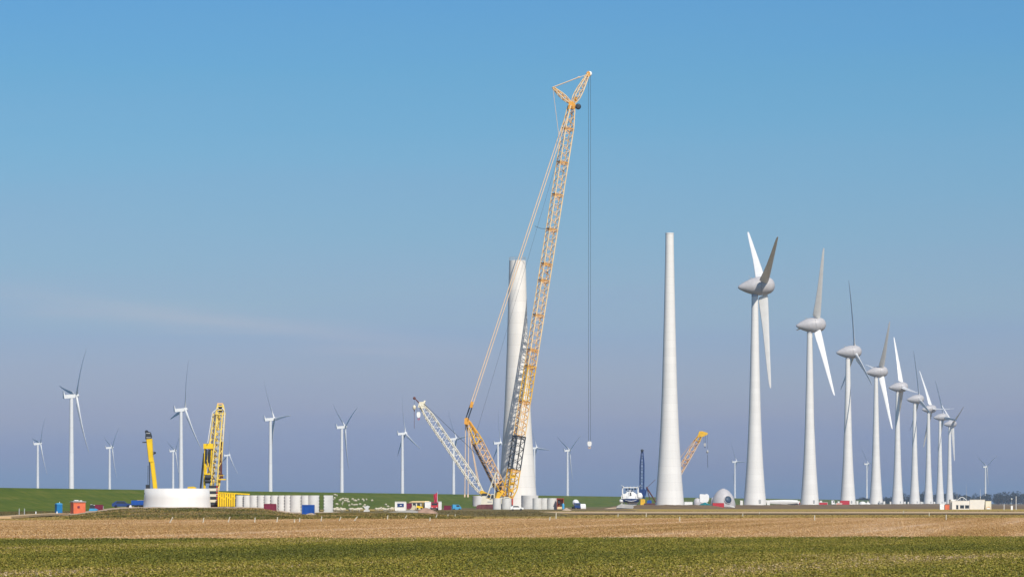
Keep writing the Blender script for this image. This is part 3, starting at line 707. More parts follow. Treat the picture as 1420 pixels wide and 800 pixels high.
b = MB(O); b.lattice(hd+Vector((-.4, 0, 1)), js, [(0, .8, .6), (.3, 1.5, 1.3), (.6, 1.4, 1.2), (1, .5, .4)], SIDE, 9, .16, .10, (0, 1)); b.build('jib_strut', ['pale', 'orange'], crane)
b = MB(O)
for dy in (-.5, .5):
    v = Vector((0, dy, 0)); b.tube(js+v, Q(803, 107.5)+v, .13, 5); b.tube(Q(803, 107.5)+v, jt+v, .05, 4)
    b.tube(js+v, Q(777, 204)+v*2, .07, 5)
b.box(Q(803, 107.5), (.9, 1.3, .4)); b.build('jib_pendant', 'pendant', crane)
# pendants from boom head to derrick mast
dh = Q(647, 582); lk = Q(654, 561)
b = MB(O)
for dy, dx in ((-1.3, .45), (1.3, -.45)):
    v = Vector((dx, dy, 0)); b.tube(hd+v+Vector((-.6, 0, 0)), lk+v, .17, 6)
b.build('pendant_bar', 'pendant', crane)
b = MB(O); b.prism([(-.7, -.9), (.3, -1.1), (.7, .9), (-.2, 1.1)], -1.6, 1.6, lk); b.build('pendant_link', 'orange', crane)
b = MB(O)
for dy, dx in ((-1.3, .55), (1.3, -.55), (-.7, .3), (.7, -.3)): b.tube(lk+Vector((dx, dy, 0)), dh+Vector((dx, dy, 0)), .12, 5)
b.build('luffing_rope', 'rope', crane)
b = MB(O); b.tube(bp(165), Q(657, 612), .05, 4); b.build('auxiliary_rope', 'rope', crane)
b = MB(O); b.tube(Q(741.5, 313.5), Q(750, 317), .09, 4); b.tube(Q(750, 317), bp(318), .09, 4); b.build('pendant_stay', 'rope', crane)
# derrick mast
df = Q(699, 687); 
def dp(t): return df.lerp(dh, t)
for t0, t1, st, mm in ((0, .17, [(0, 1.0, .8), (.7, 3.1, 2.8), (1, 3.1, 2.8)], ['yellow', 'orange', 'dark']), (.17, .45, [(0, 3.1, 2.8), (1, 3.1, 2.8)], ['salmon', 'salmon', 'dark']), (.45, .70, [(0, 3.1, 2.8), (1, 3.1, 2.8)], ['salmon', 'salmon', 'dark']), (.70, 1.0, [(0, 3.1, 2.8), (.5, 2.4, 2.0), (1, 1.0, .8)], ['yellow', 'yellow', 'orange'])):
    b = MB(O); b.lattice(dp(t0), dp(t1), st, SIDE, max(5, int((t1-t0)*26)), .2, .12, (0, 1))
    b.cur = 2; a_ = (dh-df).normalized(); c_ = a_.cross(Vector((0, -1, 0))).normalized()
    if t1 < 1: b.tube(dp(t0)+Vector((-1.4, .6, -.6)), dp(t1)+Vector((-1.4, .6, -.6)), .28, 6)
    if t0 in (0,): b.box(dp(.12), (1.5, 2.2, 2.0))
    if t1 == 1: b.prism([(-.8, -1.4), (1.0, -1.8), (.9, .4), (.1, .8), (-.7, .5)], -.9, .9, dh); b.tube(dp(.8)+Vector((.9, -1.2, .6)), dp(.95)+Vector((.5, -1, .6)), .4, 6)
    b.build('derrick_section', mm, crane)
b = MB(O)
for px, yb, dy in ((644.6, 687, 1.2), (649, 687, -1.2)):
    b.tube(Q(px+1, 588, dy), Q(px, yb, dy), .16, 6); b.box(Q(px, yb, dy), (.5, .4, 1.0))
for dy in (-1.2, 1.2): b.tube(Q(650, 596, dy), Q(664+dy*.8, 673, dy), .15, 6)
b.build('hanger_bar', 'pendant', crane)
# hoist rope and hook block
b = MB(O)
for dx in (-.33, .33): b.tube(jt+Vector((.5+dx, 0, -.2)), Vector((jt.x+.5+dx, jt.y, P(0, 612, D1+8).z)), .06, 5)
b.build('hoist_rope', 'rope', crane)
b = MB(O); hook_block(b, (jt.x+.5, jt.y, P(0, 615.2, D1+8).z), 1.5, 1.7); b.build('hook_block', ['white', 'salmon'], crane)
# body and crawlers
b = MB(O); b.prism([(-5.5, 1.9), (1.2, 1.9), (1.4, 3.2), (.6, 4.2), (-1.5, 4.0), (-5.5, 3.4)], -1.6, 1.6, O, .3); b.cur = 1; b.box(O+Vector((-2.4, -1.8, 2.8)), (2.0, .3, 1.0)); b.build('upper_body', ['cream', 'yellow'], crane)
b = MB(O); b.prism([(-.9, 0), (.9, 0), (1.2, .9), (.8, 2.1), (-.9, 2.1)], -.7, .7, O+Vector((.2, -2.6, 2.1))); cb = b.build('cab', 'cream', crane)
b = MB(O); b.box(O+Vector((.3, -3.32, 3.4)), (1.3, .06, 1.0)); b.build('cab_window', 'glass', cb)
for k in range(5):
    b = MB(O); b.box(O+Vector((-6.6, 1.2+.2, 1.6+k*.62)), (2.2, 5.2, .56), .3); b.build('counterweight', 'yellow' if k % 2 else 'grey', crane)
b = MB(O); b.prism([(-4.2, 3.5), (-3.0, 3.6), (-1.2, 6.0), (-1.9, 6.6), (-3.6, 5.7)], -1.4, 1.4, O, .3); b.build('winch_frame', 'yellow', crane)
for s in (-1, 1):
    b = MB(O); crawler(b, O+Vector((-1.6, s*3.4, 0)), 8.0, 1.5, 1.6, .3); b.build('crawler_track', ['dark', 'trackred'], crane)

# ------------------------------------------------------------------ white lattice crane
D2 = 1140.0; O2 = Vector((GX(674, D2), D2, .45))
def Q2(px, py, dy=0.0): return P(px, py, D2+(674-px)/(F/D2)*.25+dy)
wc = empty('crawler_crane', O2, 'white lattice-boom crane leaning left over the dike, on dark red crawler tracks', 'crane')
bf, bh = Q2(670, 686), Q2(584, 561); SD2 = Vector((.25, -1, 0))
for k, (t0, t1) in enumerate(((0, .14), (.14, .38), (.38, .62), (.62, .86), (.86, 1.0))):
    st = [(0, 2.4, 2.4), (1, 2.4, 2.4)]
    if k == 0: st = [(0, 1.6, .9), (1, 2.4, 2.4)]
    if k == 4: st = [(0, 2.4, 2.4), (1, 1.5, 1.2)]
    b = MB(O2); b.lattice(bf.lerp(bh, t0), bf.lerp(bh, t1), st, SD2, max(4, int((t1-t0)*32)), .16, .075, (0, 1)); b.build('boom_section', ['cream', 'white'], wc)
b = MB(O2); b.prism([(-1.1, -.8), (.9, -1.3), (1.4, .3), (.9, 1.0), (-.6, .9)], -.8, .8, bh); b.tube(bh+Vector((.8, -.6, .5)), bh+Vector((1.2, .6, 1.2)), .35, 8); b.build('boom_head', 'cream', wc)
b = MB(O2); b.tube(bh+Vector((-.6, 0, .5)), Q2(575.5, 552.5), .22, 6, .16); b.lathe([(.1, -.15), (.5, -.15), (.5, .15), (.1, .15)], 12, axis='Y', c=Q2(574.6, 552)); b.build('runner_arm', 'brownsteel', wc)
b = MB(O2); b.tube(Q2(574.6, 553), Q2(574.5, 563), .05, 4)
for dx in (-.5, .5): b.tube(bh+Vector((-1.0+dx, 0, -.5)), Q2(580.5, 572)+Vector((dx, 0, 0)), .06, 4)
b.build('hoist_rope', 'rope', wc)
b = MB(O2); b.lathe([(.1, .9), (.45, .6), (.6, .1), (.45, -.5), (.12, -.8)], 14, c=Q2(574.5, 565)); b.build('headache_ball', 'cream', wc)
b = MB(O2); b.tube(Q2(574.5, 567.5), Q2(574.5, 594), .06, 5); b.tube(Q2(574.5, 567.5), Q2(574.5, 570), .18, 6); b.build('tag_line', 'brownsteel', wc)
b = MB(O2); hook_block(b, Q2(580.5, 575), 1.3, 1.9); b.build('hook_block', ['bright', 'red'], wc)
at = Q2(687.5, 655)
b = MB(O2)
for dy in (-.7, 0, .7): b.tube(Q2(588, 559.5, dy), at+Vector((0, dy, 0)), .085, 5)
b.build('boom_pendant', 'rope', wc)
b = MB(O2)
for dy in (-1, 1):
    b.tube(at+Vector((0, dy*.4, 0)), Q2(675, 689, dy), .22, 6); b.tube(at+Vector((0, dy*.4, 0)), Q2(685.5, 690, dy), .14, 6)
b.tube(at+Vector((0, -.5, 0)), at+Vector((0, .5, 0)), .3, 8); b.tube(Q2(681, 676, -1), Q2(683, 673, -1), .15, 5); b.build('gantry', 'cream', wc)
b = MB(O2); b.prism([(-1.6, 1.7), (2.8, 1.7), (2.9, 3.2), (.2, 3.6), (-.3, 4.4), (-1.4, 4.4)], -1.5, 1.5, O2); b.cur = 1; b.box(O2+Vector((1.2, -1.52, 2.5)), (1.5, .06, .35))
b.build('upper_body', ['cream', 'grey'], wc)
b = MB(O2); b.prism([(-2.2, 5.7), (-1.6, 6.4), (.4, 5.5), (2.0, 4.7), (1.9, 4.2), (.2, 4.6), (-1.8, 5.2)], -1.0, -.5, O2); b.build('winch_guard', 'yellow', wc)
b = MB(O2); b.box(O2+Vector((-.3, -.6, 4.9)), (1.9, 1.2, .9)); b.tube(O2+Vector((.9, -1.3, 4.3)), O2+Vector((.9, 1.0, 4.3)), .55, 12); b.build('winch_drum', 'dark', wc)
b = MB(O2); b.prism([(1.2, 3.2), (2.6, 3.2), (2.7, 5.0), (1.7, 5.2)], -1.5, -.3, O2); cb = b.build('cab', 'cream', wc)
b = MB(O2); b.prism([(1.5, 3.6), (2.5, 3.6), (2.55, 4.8), (1.85, 4.9)], -1.55, -1.505, O2); b.build('cab_window', 'glass', cb)
for s in (-1, 1):
    b = MB(O2); crawler(b, O2+Vector((.0, s*2.4, 0)), 6.4, 1.2, 1.5); b.build('crawler_track', ['trackred', 'brownsteel'], wc)
b = MB(O2); b.box(O2+Vector((0, 0, 1.2)), (3.4, 3.6, .9)); b.build('carbody', 'trackred', wc)

# ------------------------------------------------------------------ folded yellow lattice crane by the ring
D3 = 746.0; O3 = Vector((GX(300, D3), D3, 1.5))
def Q3(px, py, dy=0.0): return P(px, py, D3+dy)
yc = empty('crawler_crane', O3, 'yellow lattice crane with folded boom and black-striped counterweights, right of the white ring', 'crane')
SD3 = Vector((1, -.35, 0))
b = MB(O3); b.lattice(Q3(297.5, 682), Q3(306.5, 572), [(0, 1.2, .9), (.12, 1.55, 1.5), (.9, 1.3, 1.3), (1, 1.3, 1.1)], SD3, 13, .15, .07, (0, 1)); b.build('boom', ['fyellow', 'fyellow'], yc)
b = MB(O3)
for k in range(9):
    t = .2+.07*k; p = Q3(297.5, 682).lerp(Q3(306.5, 572), t)+Vector((.0, -.85, 0)); b.box(p, (.75, .05, .55))
b.build('boom_side_plate', 'grey', yc)
b = MB(O3); b.lattice(Q3(289.5, 668, 1), Q3(300.5, 574, 1), [(0, .9, 1.0), (.2, 1.2, 1.3), (1, 1.1, 1.1)], SD3, 12, .13, .065, (0, 1)); b.build('derrick_mast', ['fyellow', 'fyellow'], yc)
b = MB(O3); hp = Q3(305.5, 567)
for sx in (-1, 1):
    b.tube(hp+Vector((sx*.95, -.5, -1.2)), hp+Vector((sx*.5, -.5, 1.0)), .2, 6); b.tube(hp+Vector((sx*.95, .5, -1.2)), hp+Vector((sx*.5, .5, 1.0)), .2, 6)
for zz in (-1.1, -.2, .6): b.box(hp+Vector((0, -.5, zz)), (1.5-.3*zz, .2, .22))
b.cur = 1; b.box(hp+Vector((0, 0, 1.15)), (1.25, 1.1, .3)); b.cur = 2; b.box(hp+Vector((0, .1, -.5)), (.7, .5, .5)); b.lathe([(.1, -.2), (.42, -.2), (.42, .2), (.1, .2)], 14, axis='Y', c=hp+Vector((0, -.1, .4)))
b.build('boom_head', ['fyellow', 'salmon', 'dark'], yc)
b = MB(O3)
for p, q in (((303, 565), (294.5, 572)), ((294.5, 572), (288, 614)), ((308, 565), (311.5, 570)), ((311.5, 570), (309, 612))): b.tube(Q3(*p, -.8), Q3(*q, -.8), .09, 5)
b.build('pendant_bar', 'white', yc)
b = MB(O3)
for px in (284.3, 293): b.tube(Q3(px+.3, 620, .3), Q3(px-.8, 678, .3), .28, 6)
b.box(Q3(289, 618.5, .3), (2.1, 1.1, 1.1)); b.box(Q3(288.5, 657, .3), (1.6, .8, .3)); b.tube(Q3(285, 655, .1), Q3(292, 632, .1), .1, 5); b.tube(Q3(292, 655, .1), Q3(285, 632, .1), .1, 5)
b.build('gantry', 'lyellow', yc)
b = MB(O3); b.prism([(-1.0, -.35), (1.0, -.35), (.9, .2), (.3, .35), (-.8, .3)], -.6, .6, Q3(266, 676.5, 3)); b.build('machine_deck', 'lyellow', yc)
b = MB(O3)
for px, a, e in ((286, 623, 642), (291, 623, 642)): b.tube(Q3(px, a, .2), Q3(px-.7, e, .2), .3, 8)
b.tube(Q3(284.5, 661.5, -.3), Q3(293, 661.5, -.3), .5, 12); b.tube(Q3(284.5, 667, -.2), Q3(293, 667, -.2), .45, 12); b.tube(Q3(283, 628, .6), Q3(278, 678, .6), .22, 6); b.build('winch_drum', 'dark', yc)
b = MB(O3); b.tube(Q3(306.5, 612, .5), Q3(306, 660, .5), .26, 8, .34); b.box(Q3(306, 660, .5), (1.0, 1.0, .9)); b.build('hydraulic_cylinder', 'brownsteel', yc)
b = MB(O3); b.box(Q3(306.5, 664.5, .4), (2.1, 1.6, .25)); b.box(Q3(303.5, 672, .4), (.3, .3, 2.2)); b.box(Q3(306.5, 659, -.3), (1.4, .06, .1)); b.build('platform', 'lyellow', yc)
for k in range(7):
    b = MB(O3); zz = P(0, 700-k*3.9, D3).z; b.box((GX(296.8, D3), D3-1.2, zz+.28), (1.95 if k % 2 else 1.8, 2.6, .56)); cwt = b.build('counterweight', 'dark' if k % 2 == 0 else 'cream', yc)
    b = MB(O3); b.box((GX(302.2, D3), D3-2.53, zz+.28), (.3, .05, .3)); b.build('warning_plate', 'red', cwt)
b = MB(O3); b.prism([(-2.4, 1.5), (1.0, 1.5), (1.2, 3.2), (-.4, 3.6), (-2.4, 3.2)], -1.2, 1.4, O3); b.build('upper_body', 'lyellow', yc)
for s in (-1, 1):
    b = MB(O3); crawler(b, O3+Vector((-1.0, .6+s*2.2, 0)), 6, 1.0, 1.3); b.build('crawler_track', ['dark', 'brownsteel'], yc)

# ribbed yellow steel section lying beside it
O4 = Vector((GX(314.5, 742), 742, 1.35))
rs = empty('boom_trestle', O4, 'ribbed yellow steel crane section lying beside the striped counterweights', 'crane section')
b = MB(O4); b.box(O4+Vector((0, 0, 1.85)), (3.5, 1.3, 2.6)); b.build('body', 'brownsteel', rs)  # dark body colour puts shade into the gaps between the ribs
b = MB(O4)
for k in range(8): b.box(O4+Vector((-1.7+k*.48, -.8, 1.85)), (.33, .25, 2.75)); b.box(O4+Vector((-1.46+k*.48, -.74, 2.7-.3*(k % 3))), (.2, .12, .35))
b.build('rib', 'lyellow', rs)
b = MB(O4); b.tube(O4+Vector((-1.8, -.5, 3.45)), O4+Vector((4.9, -.3, 3.1)), .13, 6); b.tube(O4+Vector((-1.8, .6, 3.45)), O4+Vector((4.9, .6, 3.1)), .13, 6)
for k in range(10): b.box(O4+Vector((-1.6+k*.7, 0, 3.36-k*.035)), (.12, 1.2, .12))
b.tube(O4+Vector((4.7, .5, 3.1)), O4+Vector((4.7, .5, .3)), .1, 6); b.build('top_rail', 'lyellow', rs)
b = MB(O4)
for x_ in (-.9, 1.1): b.box(O4+Vector((x_, 0, .25)), (.9, 1.6, .5))
b.build('foot', 'dark', rs)

# ------------------------------------------------------------------ telescopic crane behind the ring
D5 = 768.0; O5 = Vector((GX(222, D5), D5, 1.55))
tc_ = empty('telescopic_crane', O5, 'yellow telescopic crane boom with black head rising behind the white ring', 'crane')
def Q5(px, py, dy=0.0): return P(px, py, D5+dy)
def beam(b, p0, p1, w0, w1, dep):
    a = (p1-p0).normalized(); sx = Vector((0, 1, 0)).cross(a).normalized(); sy = Vector((0, 1, 0))
    vs = [p+sx*w*u+sy*dep*v for p, w in ((p0, w0/2), (p1, w1/2)) for u, v in ((-.8, -.5), (.8, -.5), (1, -.3), (1, .3), (.8, .5), (-.8, .5), (-1, .3), (-1, -.3))]
    b.add(vs, [(i, (i+1) % 8, (i+1) % 8+8, i+8) for i in range(8)]+[tuple(reversed(range(8))), tuple(range(8, 16))])
b = MB(O5); beam(b, Q5(218, 700), Q5(211, 640), 1.0, .95, 1.0); beam(b, Q5(211, 641), Q5(209, 634), .9, 1.2, 1.1); b.build('inner_boom', 'lyellow', tc_)
b = MB(O5); beam(b, Q5(209.6, 640), Q5(207, 608.5), 1.05, 1.4, 1.35); b.build('outer_boom', 'lyellow', tc_)
b = MB(O5); b.prism([(-.7, -.9), (.55, -1.0), (.75, -.3), (.5, .6), (.1, .75), (-.6, .7)], -.6, .6, Q5(206, 603)); b.tube(Q5(203.3, 598.5, -.5), Q5(203.3, 598.5, .5), .4, 10)
b.tube(Q5(203, 613), Q5(197.5, 613), .12, 6); b.prism([(0, -.35), (.5, -.1), (.5, .25), (0, .35)], -.3, .3, Q5(213, 628)); b.build('boom_head', 'dark', tc_)
b = MB(O5); b.box(Q5(205.5, 600.5, -.66), (.9, .05, .18)); b.box(Q5(206, 606.5, -.66), (1.0, .05, .16)); b.build('sheave_guard', 'grey', tc_)
b = MB(O5); b.tube(Q5(207.3, 640, -.3), Q5(207.6, 680, -.3), .13, 6); b.tube(Q5(205, 645, 0), Q5(204.2, 674, 0), .04, 4); b.tube(Q5(205.8, 645, 0), Q5(205.5, 674, 0), .04, 4); b.build('hoist_rope', 'rope', tc_)
b = MB(O5); b.box(Q5(204.6, 674.5), (.75, .6, .9)); b.box(Q5(207.2, 674.5, .1), (.3, .4, .8)); b.build('hook_block', 'dark', tc_)
b = MB(O5); b.prism([(-5, .8), (5.5, .8), (5.5, 1.5), (4.4, 1.7), (-5, 1.7)], -1.3, 1.3, O5); b.build('carrier', 'lyellow', tc_)
b = MB(O5); b.prism([(4.0, 1.2), (5.8, 1.2), (5.8, 2.2), (5.3, 3.0), (4.0, 3.0)], -1.25, 1.25, O5); cb = b.build('cab', 'lyellow', tc_)
b = MB(O5); b.prism([(4.3, 2.2), (5.4, 2.2), (5.2, 2.8), (4.3, 2.8)], -1.28, -1.255, O5); b.build('cab_window', 'glass', cb)
wheels(tc_, (-4, -2.4, .6, 2.2, 4.2), 1.15, .6, .4)

# ------------------------------------------------------------------ cranes by the slender tower
D6 = 1640.0; O6 = Vector((GX(890.5, D6), D6, 1.4))
def Q6(px, py, dy=0.0): return P(px, py, D6+dy)
bc = empty('crawler_crane', O6, 'small dark blue lattice crane standing upright left of the slender tower', 'crane')
b = MB(O6); b.lattice(Q6(889.8, 690), Q6(890.5, 626), [(0, 1.3, 1.2), (.12, 1.75, 1.6), (.72, 1.75, 1.6), (1, .7, .6)], (1, -.3, 0), 16, .17, .10, (0, 1)); b.build('boom', ['navy', 'blueblack'], bc)
b = MB(O6); b.lathe([(.2, -.5), (.7, -.5), (.7, .5), (.2, .5)], 12, axis='Y', c=Q6(890.5, 624.5)); b.box(Q6(890.5, 626), (.9, .9, 1.0)); b.build('boom_head', 'dark', bc)
b = MB(O6); b.prism([(-1.2, 4.4), (1.6, 4.4), (2.0, 6.8), (1.0, 8.0), (-1.0, 7.6)], -1.0, 1.0, O6); b.build('winch_housing', 'navy', bc)
b = MB(O6); b.prism([(-.9, .25), (1.3, .25), (1.35, 2.4), (1.0, 3.0), (-.8, 3.0)], -2.3, 1.3, O6); b.build('upper_body', 'yellow', bc)
b = MB(O6); at = Q6(897, 676)
for dy in (-.9, .9):
    v = Vector((0, dy, 0)); b.tube(at+v, Q6(909.5, 696, dy), .3, 6); b.tube(at+v*.6, Q6(903, 699, dy), .18, 6)
b.tube(at, Q6(909, 664.5), .10, 5); b.tube(at+Vector((0, -1, 0)), at+Vector((0, 1, 0)), .45, 8); b.build('gantry', 'brownsteel', bc)
b = MB(O6)
for dy in (-.9, .9): b.tube(at+Vector((0, dy, 0)), Q6(892.5, 695, dy), .25, 6)
b.build('back_strut', 'navy', bc)
for s in (-1, 1):
    b = MB(O6); crawler(b, O6+Vector((3.4, s*1.9, 0)), 5.5, 1.0, 1.0); b.build('crawler_track', ['brownsteel', 'dark'], bc)
b = MB(O6); b.prism([(2.2, .9), (4.4, .9), (4.5, 2.2), (3.8, 2.6), (2.4, 2.4)], -1.4, 1.0, O6); b.build('engine_cover', 'cobalt', bc)

D7 = 1725.0; O7 = Vector((GX(926, D7), D7, 1.4))
def Q7(px, py, dy=0.0): return P(px, py, D7+dy)
oc = empty('crawler_crane', O7, 'orange lattice crane boom leaning right from behind the slender tower', 'crane')
f7, h7 = Q7(926, 683), Q7(972, 602)
for t0, t1, st in ((0, .2, [(0, 1.2, 1.0), (1, 2.5, 2.3)]), (.2, .55, [(0, 2.5, 2.3), (1, 2.5, 2.3)]), (.55, .88, [(0, 2.5, 2.3), (1, 2.4, 2.2)]), (.88, 1, [(0, 2.4, 2.2), (1, 1.4, 1.2)])):
    b = MB(O7); b.lattice(f7.lerp(h7, t0), f7.lerp(h7, t1), st, (.3, -1, 0), max(3, int((t1-t0)*17)), .21, .13, (0, 1)); b.build('boom_section', ['pendant', 'orange'] if t0 < .85 else ['yellow', 'yellow'], oc)
b = MB(O7); b.prism([(-1.8, -1.2), (.9, -1.3), (3.4, .0), (3.2, .8), (.6, 1.6), (-.9, 1.5)], -.9, .9, h7); b.build('boom_head', 'yellow', oc)
b = MB(O7); b.tube(Q7(968, 603), Q7(935, 645), .12, 5); b.build('boom_pendant', 'salmon', oc)
b = MB(O7)
for dx in (-.4, .4): b.tube(Q7(977, 603)+Vector((dx, 0, 0)), Q7(977.5, 614)+Vector((dx, 0, 0)), .10, 4)
b.tube(Q7(981, 602), Q7(981, 622), .07, 4); b.tube(Q7(981, 630), Q7(981.4, 648), .10, 5); b.build('hoist_rope', 'rope', oc)
b = MB(O7); hook_block(b, Q7(977.5, 616.5), 1.2, 1.7); b.build('hook_block', ['grey', 'dark'], oc)
b = MB(O7); b.lathe([(.1, .9), (.5, .5), (.62, 0), (.45, -.6), (.1, -.9)], 12, c=Q7(981, 626)); b.build('headache_ball', 'grey', oc)
b = MB(O7); b.prism([(-3.5, 1.3), (2, 1.3), (2.2, 3), (-.5, 3.6), (-3.5, 3)], -1.4, 1.4, O7); b.build('upper_body', 'yellow', oc)
for s in (-1, 1):
    b = MB(O7); crawler(b, O7+Vector((0, s*2.2, 0)), 7, 1.1, 1.3); b.build('crawler_track', ['dark', 'brownsteel'], oc)

# ------------------------------------------------------------------ machine house parts at the slender tower
D8 = 1600.0; O8 = Vector((GX(875, D8), D8, .9))
mh = empty('generator_housing', O8, 'white generator housing with dark blue skirt on a stand, beside the blue lattice crane', 'turbine part')
b = MB(O8); b.lathe([(3.3, 3.7), (3.25, 4.6), (2.9, 5.8), (2.1, 7.0), (1.2, 7.6), (.05, 7.8)], 32, c=O8+Vector((-.4, .2, 0))); b.build('dome', 'bright', mh)
for sx in (-1, 1):
    b = MB(O8); b.prism([(-.9, 3.6), (.9, 3.6), (1.0, 5.2), (.3, 6.1), (-.5, 5.8), (-.95, 5.0)], -1.4, 1.0, O8+Vector((-.4+sx*3.3, -1.2, 0))); b.build('flank_panel', 'white', mh)
b = MB(O8); b.prism([(-1.0, -1.1), (1.0, -1.1), (.8, 1.2), (-.8, 1.2)], -.2, .6, O8+Vector((-.4, -2.75, 5.7))); b.cur = 1; b.prism([(-.35, -.8), (.0, -.8), (.5, -.3), (.3, .1), (.35, .8), (-.3, .85), (-.1, .1)], -.26, -.205, O8+Vector((-.4, -2.75, 5.7))); b.build('hub_port', ['white', 'dark'], mh)
b = MB(O8); b.lathe([(3.5, 2.0), (4.1, 2.3), (4.15, 3.6)], 32, c=O8+Vector((-.2, .4, 0))); b.build('skirt', 'navy', mh)
b = MB(O8); b.lathe([(2.3, .0), (2.0, 1.0), (2.9, 2.0)], 28, c=O8+Vector((.6, .4, 0))); b.build('pedestal', 'concrete', mh)
b = MB(O8)
for sx in (-1, 1):
    for sy in (-1, 1): b.box(O8+Vector((-.3+sx*3.6, .4+sy*3.4, 6.7)), (.35, .35, 4.6))
for sy in (-1, 1): b.box(O8+Vector((-.3, .4+sy*3.4, 8.85)), (7.5, .35, .4))
for sx in (-1, 1): b.box(O8+Vector((-.3+sx*3.6, .4, 8.85)), (.35, 6.4, .36))
for k in range(5): b.tube(O8+Vector((-3.5+k*1.6, -3.0, 9.0)), O8+Vector((-3.5+k*1.6, -3.0, 9.7)), .07, 5)
b.tube(O8+Vector((-3.4, -3, 9.0)), O8+Vector((-4.6, -3, 10)), .1, 5); b.tube(O8+Vector((3.4, -3, 9.0)), O8+Vector((4.4, -3, 9.9)), .08, 5)
b.build('lifting_frame', 'white', mh)
b = MB(O8)
for k in range(4): b.box(O8+Vector((-2.2+k*1.35, -2.2, 7.9+.3*(k % 2))), (.8, .7, 1.0))
b.build('control_cabinet', 'blueblack', mh)
b = MB(O8)
pts = [O8+Vector((-.2+3.9*math.sin(a), .4-4.05*math.cos(a), 3.1-.55*math.cos(a*2.2))) for a in np.linspace(-.95, .95, 13)]
for p_, q_ in zip(pts, pts[1:]): b.tube(p_, q_, .16, 6)
b.build('cable_loop', 'white', mh)
b = MB(O8); b.lathe([(.3, 3.4), (1.3, 3.6), (1.5, 5.0), (1.0, 6.2), (.1, 6.5)], 18, c=O8+Vector((3.9, -1.4, 0))); b.build('side_cover', 'bright', mh)
b = MB(O8); b.tube(O8+Vector((-4.3, -1.5, 0)), O8+Vector((-4.3, -1.5, 3.8)), .25, 8); b.tube(O8+Vector((-4.3, -1.5, 2.8)), O8+Vector((-2.4, -1.0, .6)), .25, 8); b.lathe([(.1, -.9), (.9, -.5), (.9, .5), (.1, .9)], 12, axis='X', c=O8+Vector((-4.6, -1.5, 2.6))); b.build('support_leg', 'white', mh)

O9 = P(866, 709, 1500); O9.z = .05
sl = empty('concrete_slab', O9, 'pale concrete slab lying in front of the white generator housing', 'slab')
b = MB(O9); b.prism([(-3.6, .45), (3.4, .1), (3.9, .5), (3.8, 1.7), (-1.6, 2.1), (-3.2, 1.2)], -2.0, 2.0, O9); b.build('slab_body', 'slab', sl)
b = MB(O9); b.box(O9+Vector((-.2, -1.6, .1)), (6.8, .5, .5)); b.build('bearer', 'dark', sl)
pb = MB((GX(851, 1510), 1510, 0)); pb.prism([(-4.4, .02), (4.0, .02), (4.2, .8), (1.5, .9), (-1.5, .5)], -1.4, 1.4, (GX(851, 1510), 1510, 0)); tag(pb.build('sand_heap', 'sand', None, (GX(851, 1510), 1510, 0)), 'low pale sand heap left of the concrete slab', 'sand heap')

# half nacelle shell (egg) with round port
D9 = 1690.0; Oe = Vector((GX(1003, D9), D9, .35))
eg = empty('nacelle_shell', Oe, 'big grey egg-shaped nacelle shell on the ground with a round dark opening', 'turbine part')
b = MB(Oe); b.lathe([(5.9, .3), (6.0, 1.2), (5.75, 2.8), (5.2, 4.6), (4.3, 6.3), (3.1, 7.8), (1.9, 8.7), (.9, 9.1), (.75, 9.3), (.05, 9.35)], 44, c=Oe); b.build('shell', 'nacelle', eg)
dirv = Vector((math.sin(R(21)), -math.cos(R(21)), .22)).normalized(); rotm = dirv.to_track_quat('Z', 'Y').to_matrix()
b = MB(Oe); b.lathe([(2.05, 4.6), (2.05, 6.0), (1.8, 6.05), (1.75, 5.5)], 32, c=Oe+Vector((0, 0, 2.55)), M3=rotm); pr = b.build('port_rim', 'nacelle', eg)
b = MB(Oe); b.lathe([(1.8, 5.0), (1.8, 5.9), (.05, 5.92)], 28, c=Oe+Vector((0, 0, 2.55)), M3=rotm); b.build('port_dark_disc', 'blueblack', pr)  # dark disc paints in the shaded inside of the open port
b = MB(Oe); b.box(Oe+Vector((3.2, -4.6, .2)), (4.2, .6, .4), .15); b.box(Oe+Vector((3.9, -5.0, .6)), (2.0, .3, .3), .3); b.build('cradle', 'white', eg)
for (px, pyb, w_, h_, lab, mm) in ((967, 699, 4.0, 3.9, 'smaller grey dome-shaped cover between the slender tower and the white bundle', 'nacelle'), (988.5, 698.5, 2.2, 4.2, 'narrow grey cover half hidden behind the egg-shaped shell', 'nacelle')):
    dd = 1740.0; oo = Vector((GX(px, dd), dd, 1.2))
    b = MB(oo); b.lathe([(w_*.5, 0), (w_*.5, h_*.35), (w_*.44, h_*.65), (w_*.3, h_*.9), (.04, h_)], 28, c=oo); b.lathe([(w_*.53, .1), (w_*.53, .35), (w_*.5, .36)], 28, c=oo)
    tag(b.build('cover_dome', mm, None, oo), lab, 'turbine part')
oo = Vector((GX(976.5, 1700), 1700, 1.0))
bd = empty('wrapped_bundle', oo, 'bright white wrapped bundle standing left of the egg-shaped shell', 'wrapped load')
b = MB(oo); b.prism([(-2.2, 2.2), (-2.3, 5.6), (-1.9, 6.0), (.4, 5.8), (1.4, 6.1), (2.2, 5.4), (2.4, 3.8), (1.9, 2.3), (.8, 1.8), (-1.2, 1.7)], -1.5, 1.5, oo); b.build('wrapping', 'bright', bd)
b = MB(oo); b.prism([(-1.8, 0), (1.9, 0), (1.6, 1.8), (-1.4, 1.75)], -1.2, 1.2, oo); b.build('base_frame', 'white', bd)
oo = Vector((GX(979, 1640), 1640, .75))
b = MB(oo); 
tx = np.linspace(-3.4, 3.2, 12); ty = np.linspace(-1.4, 1.4, 6); vs = []
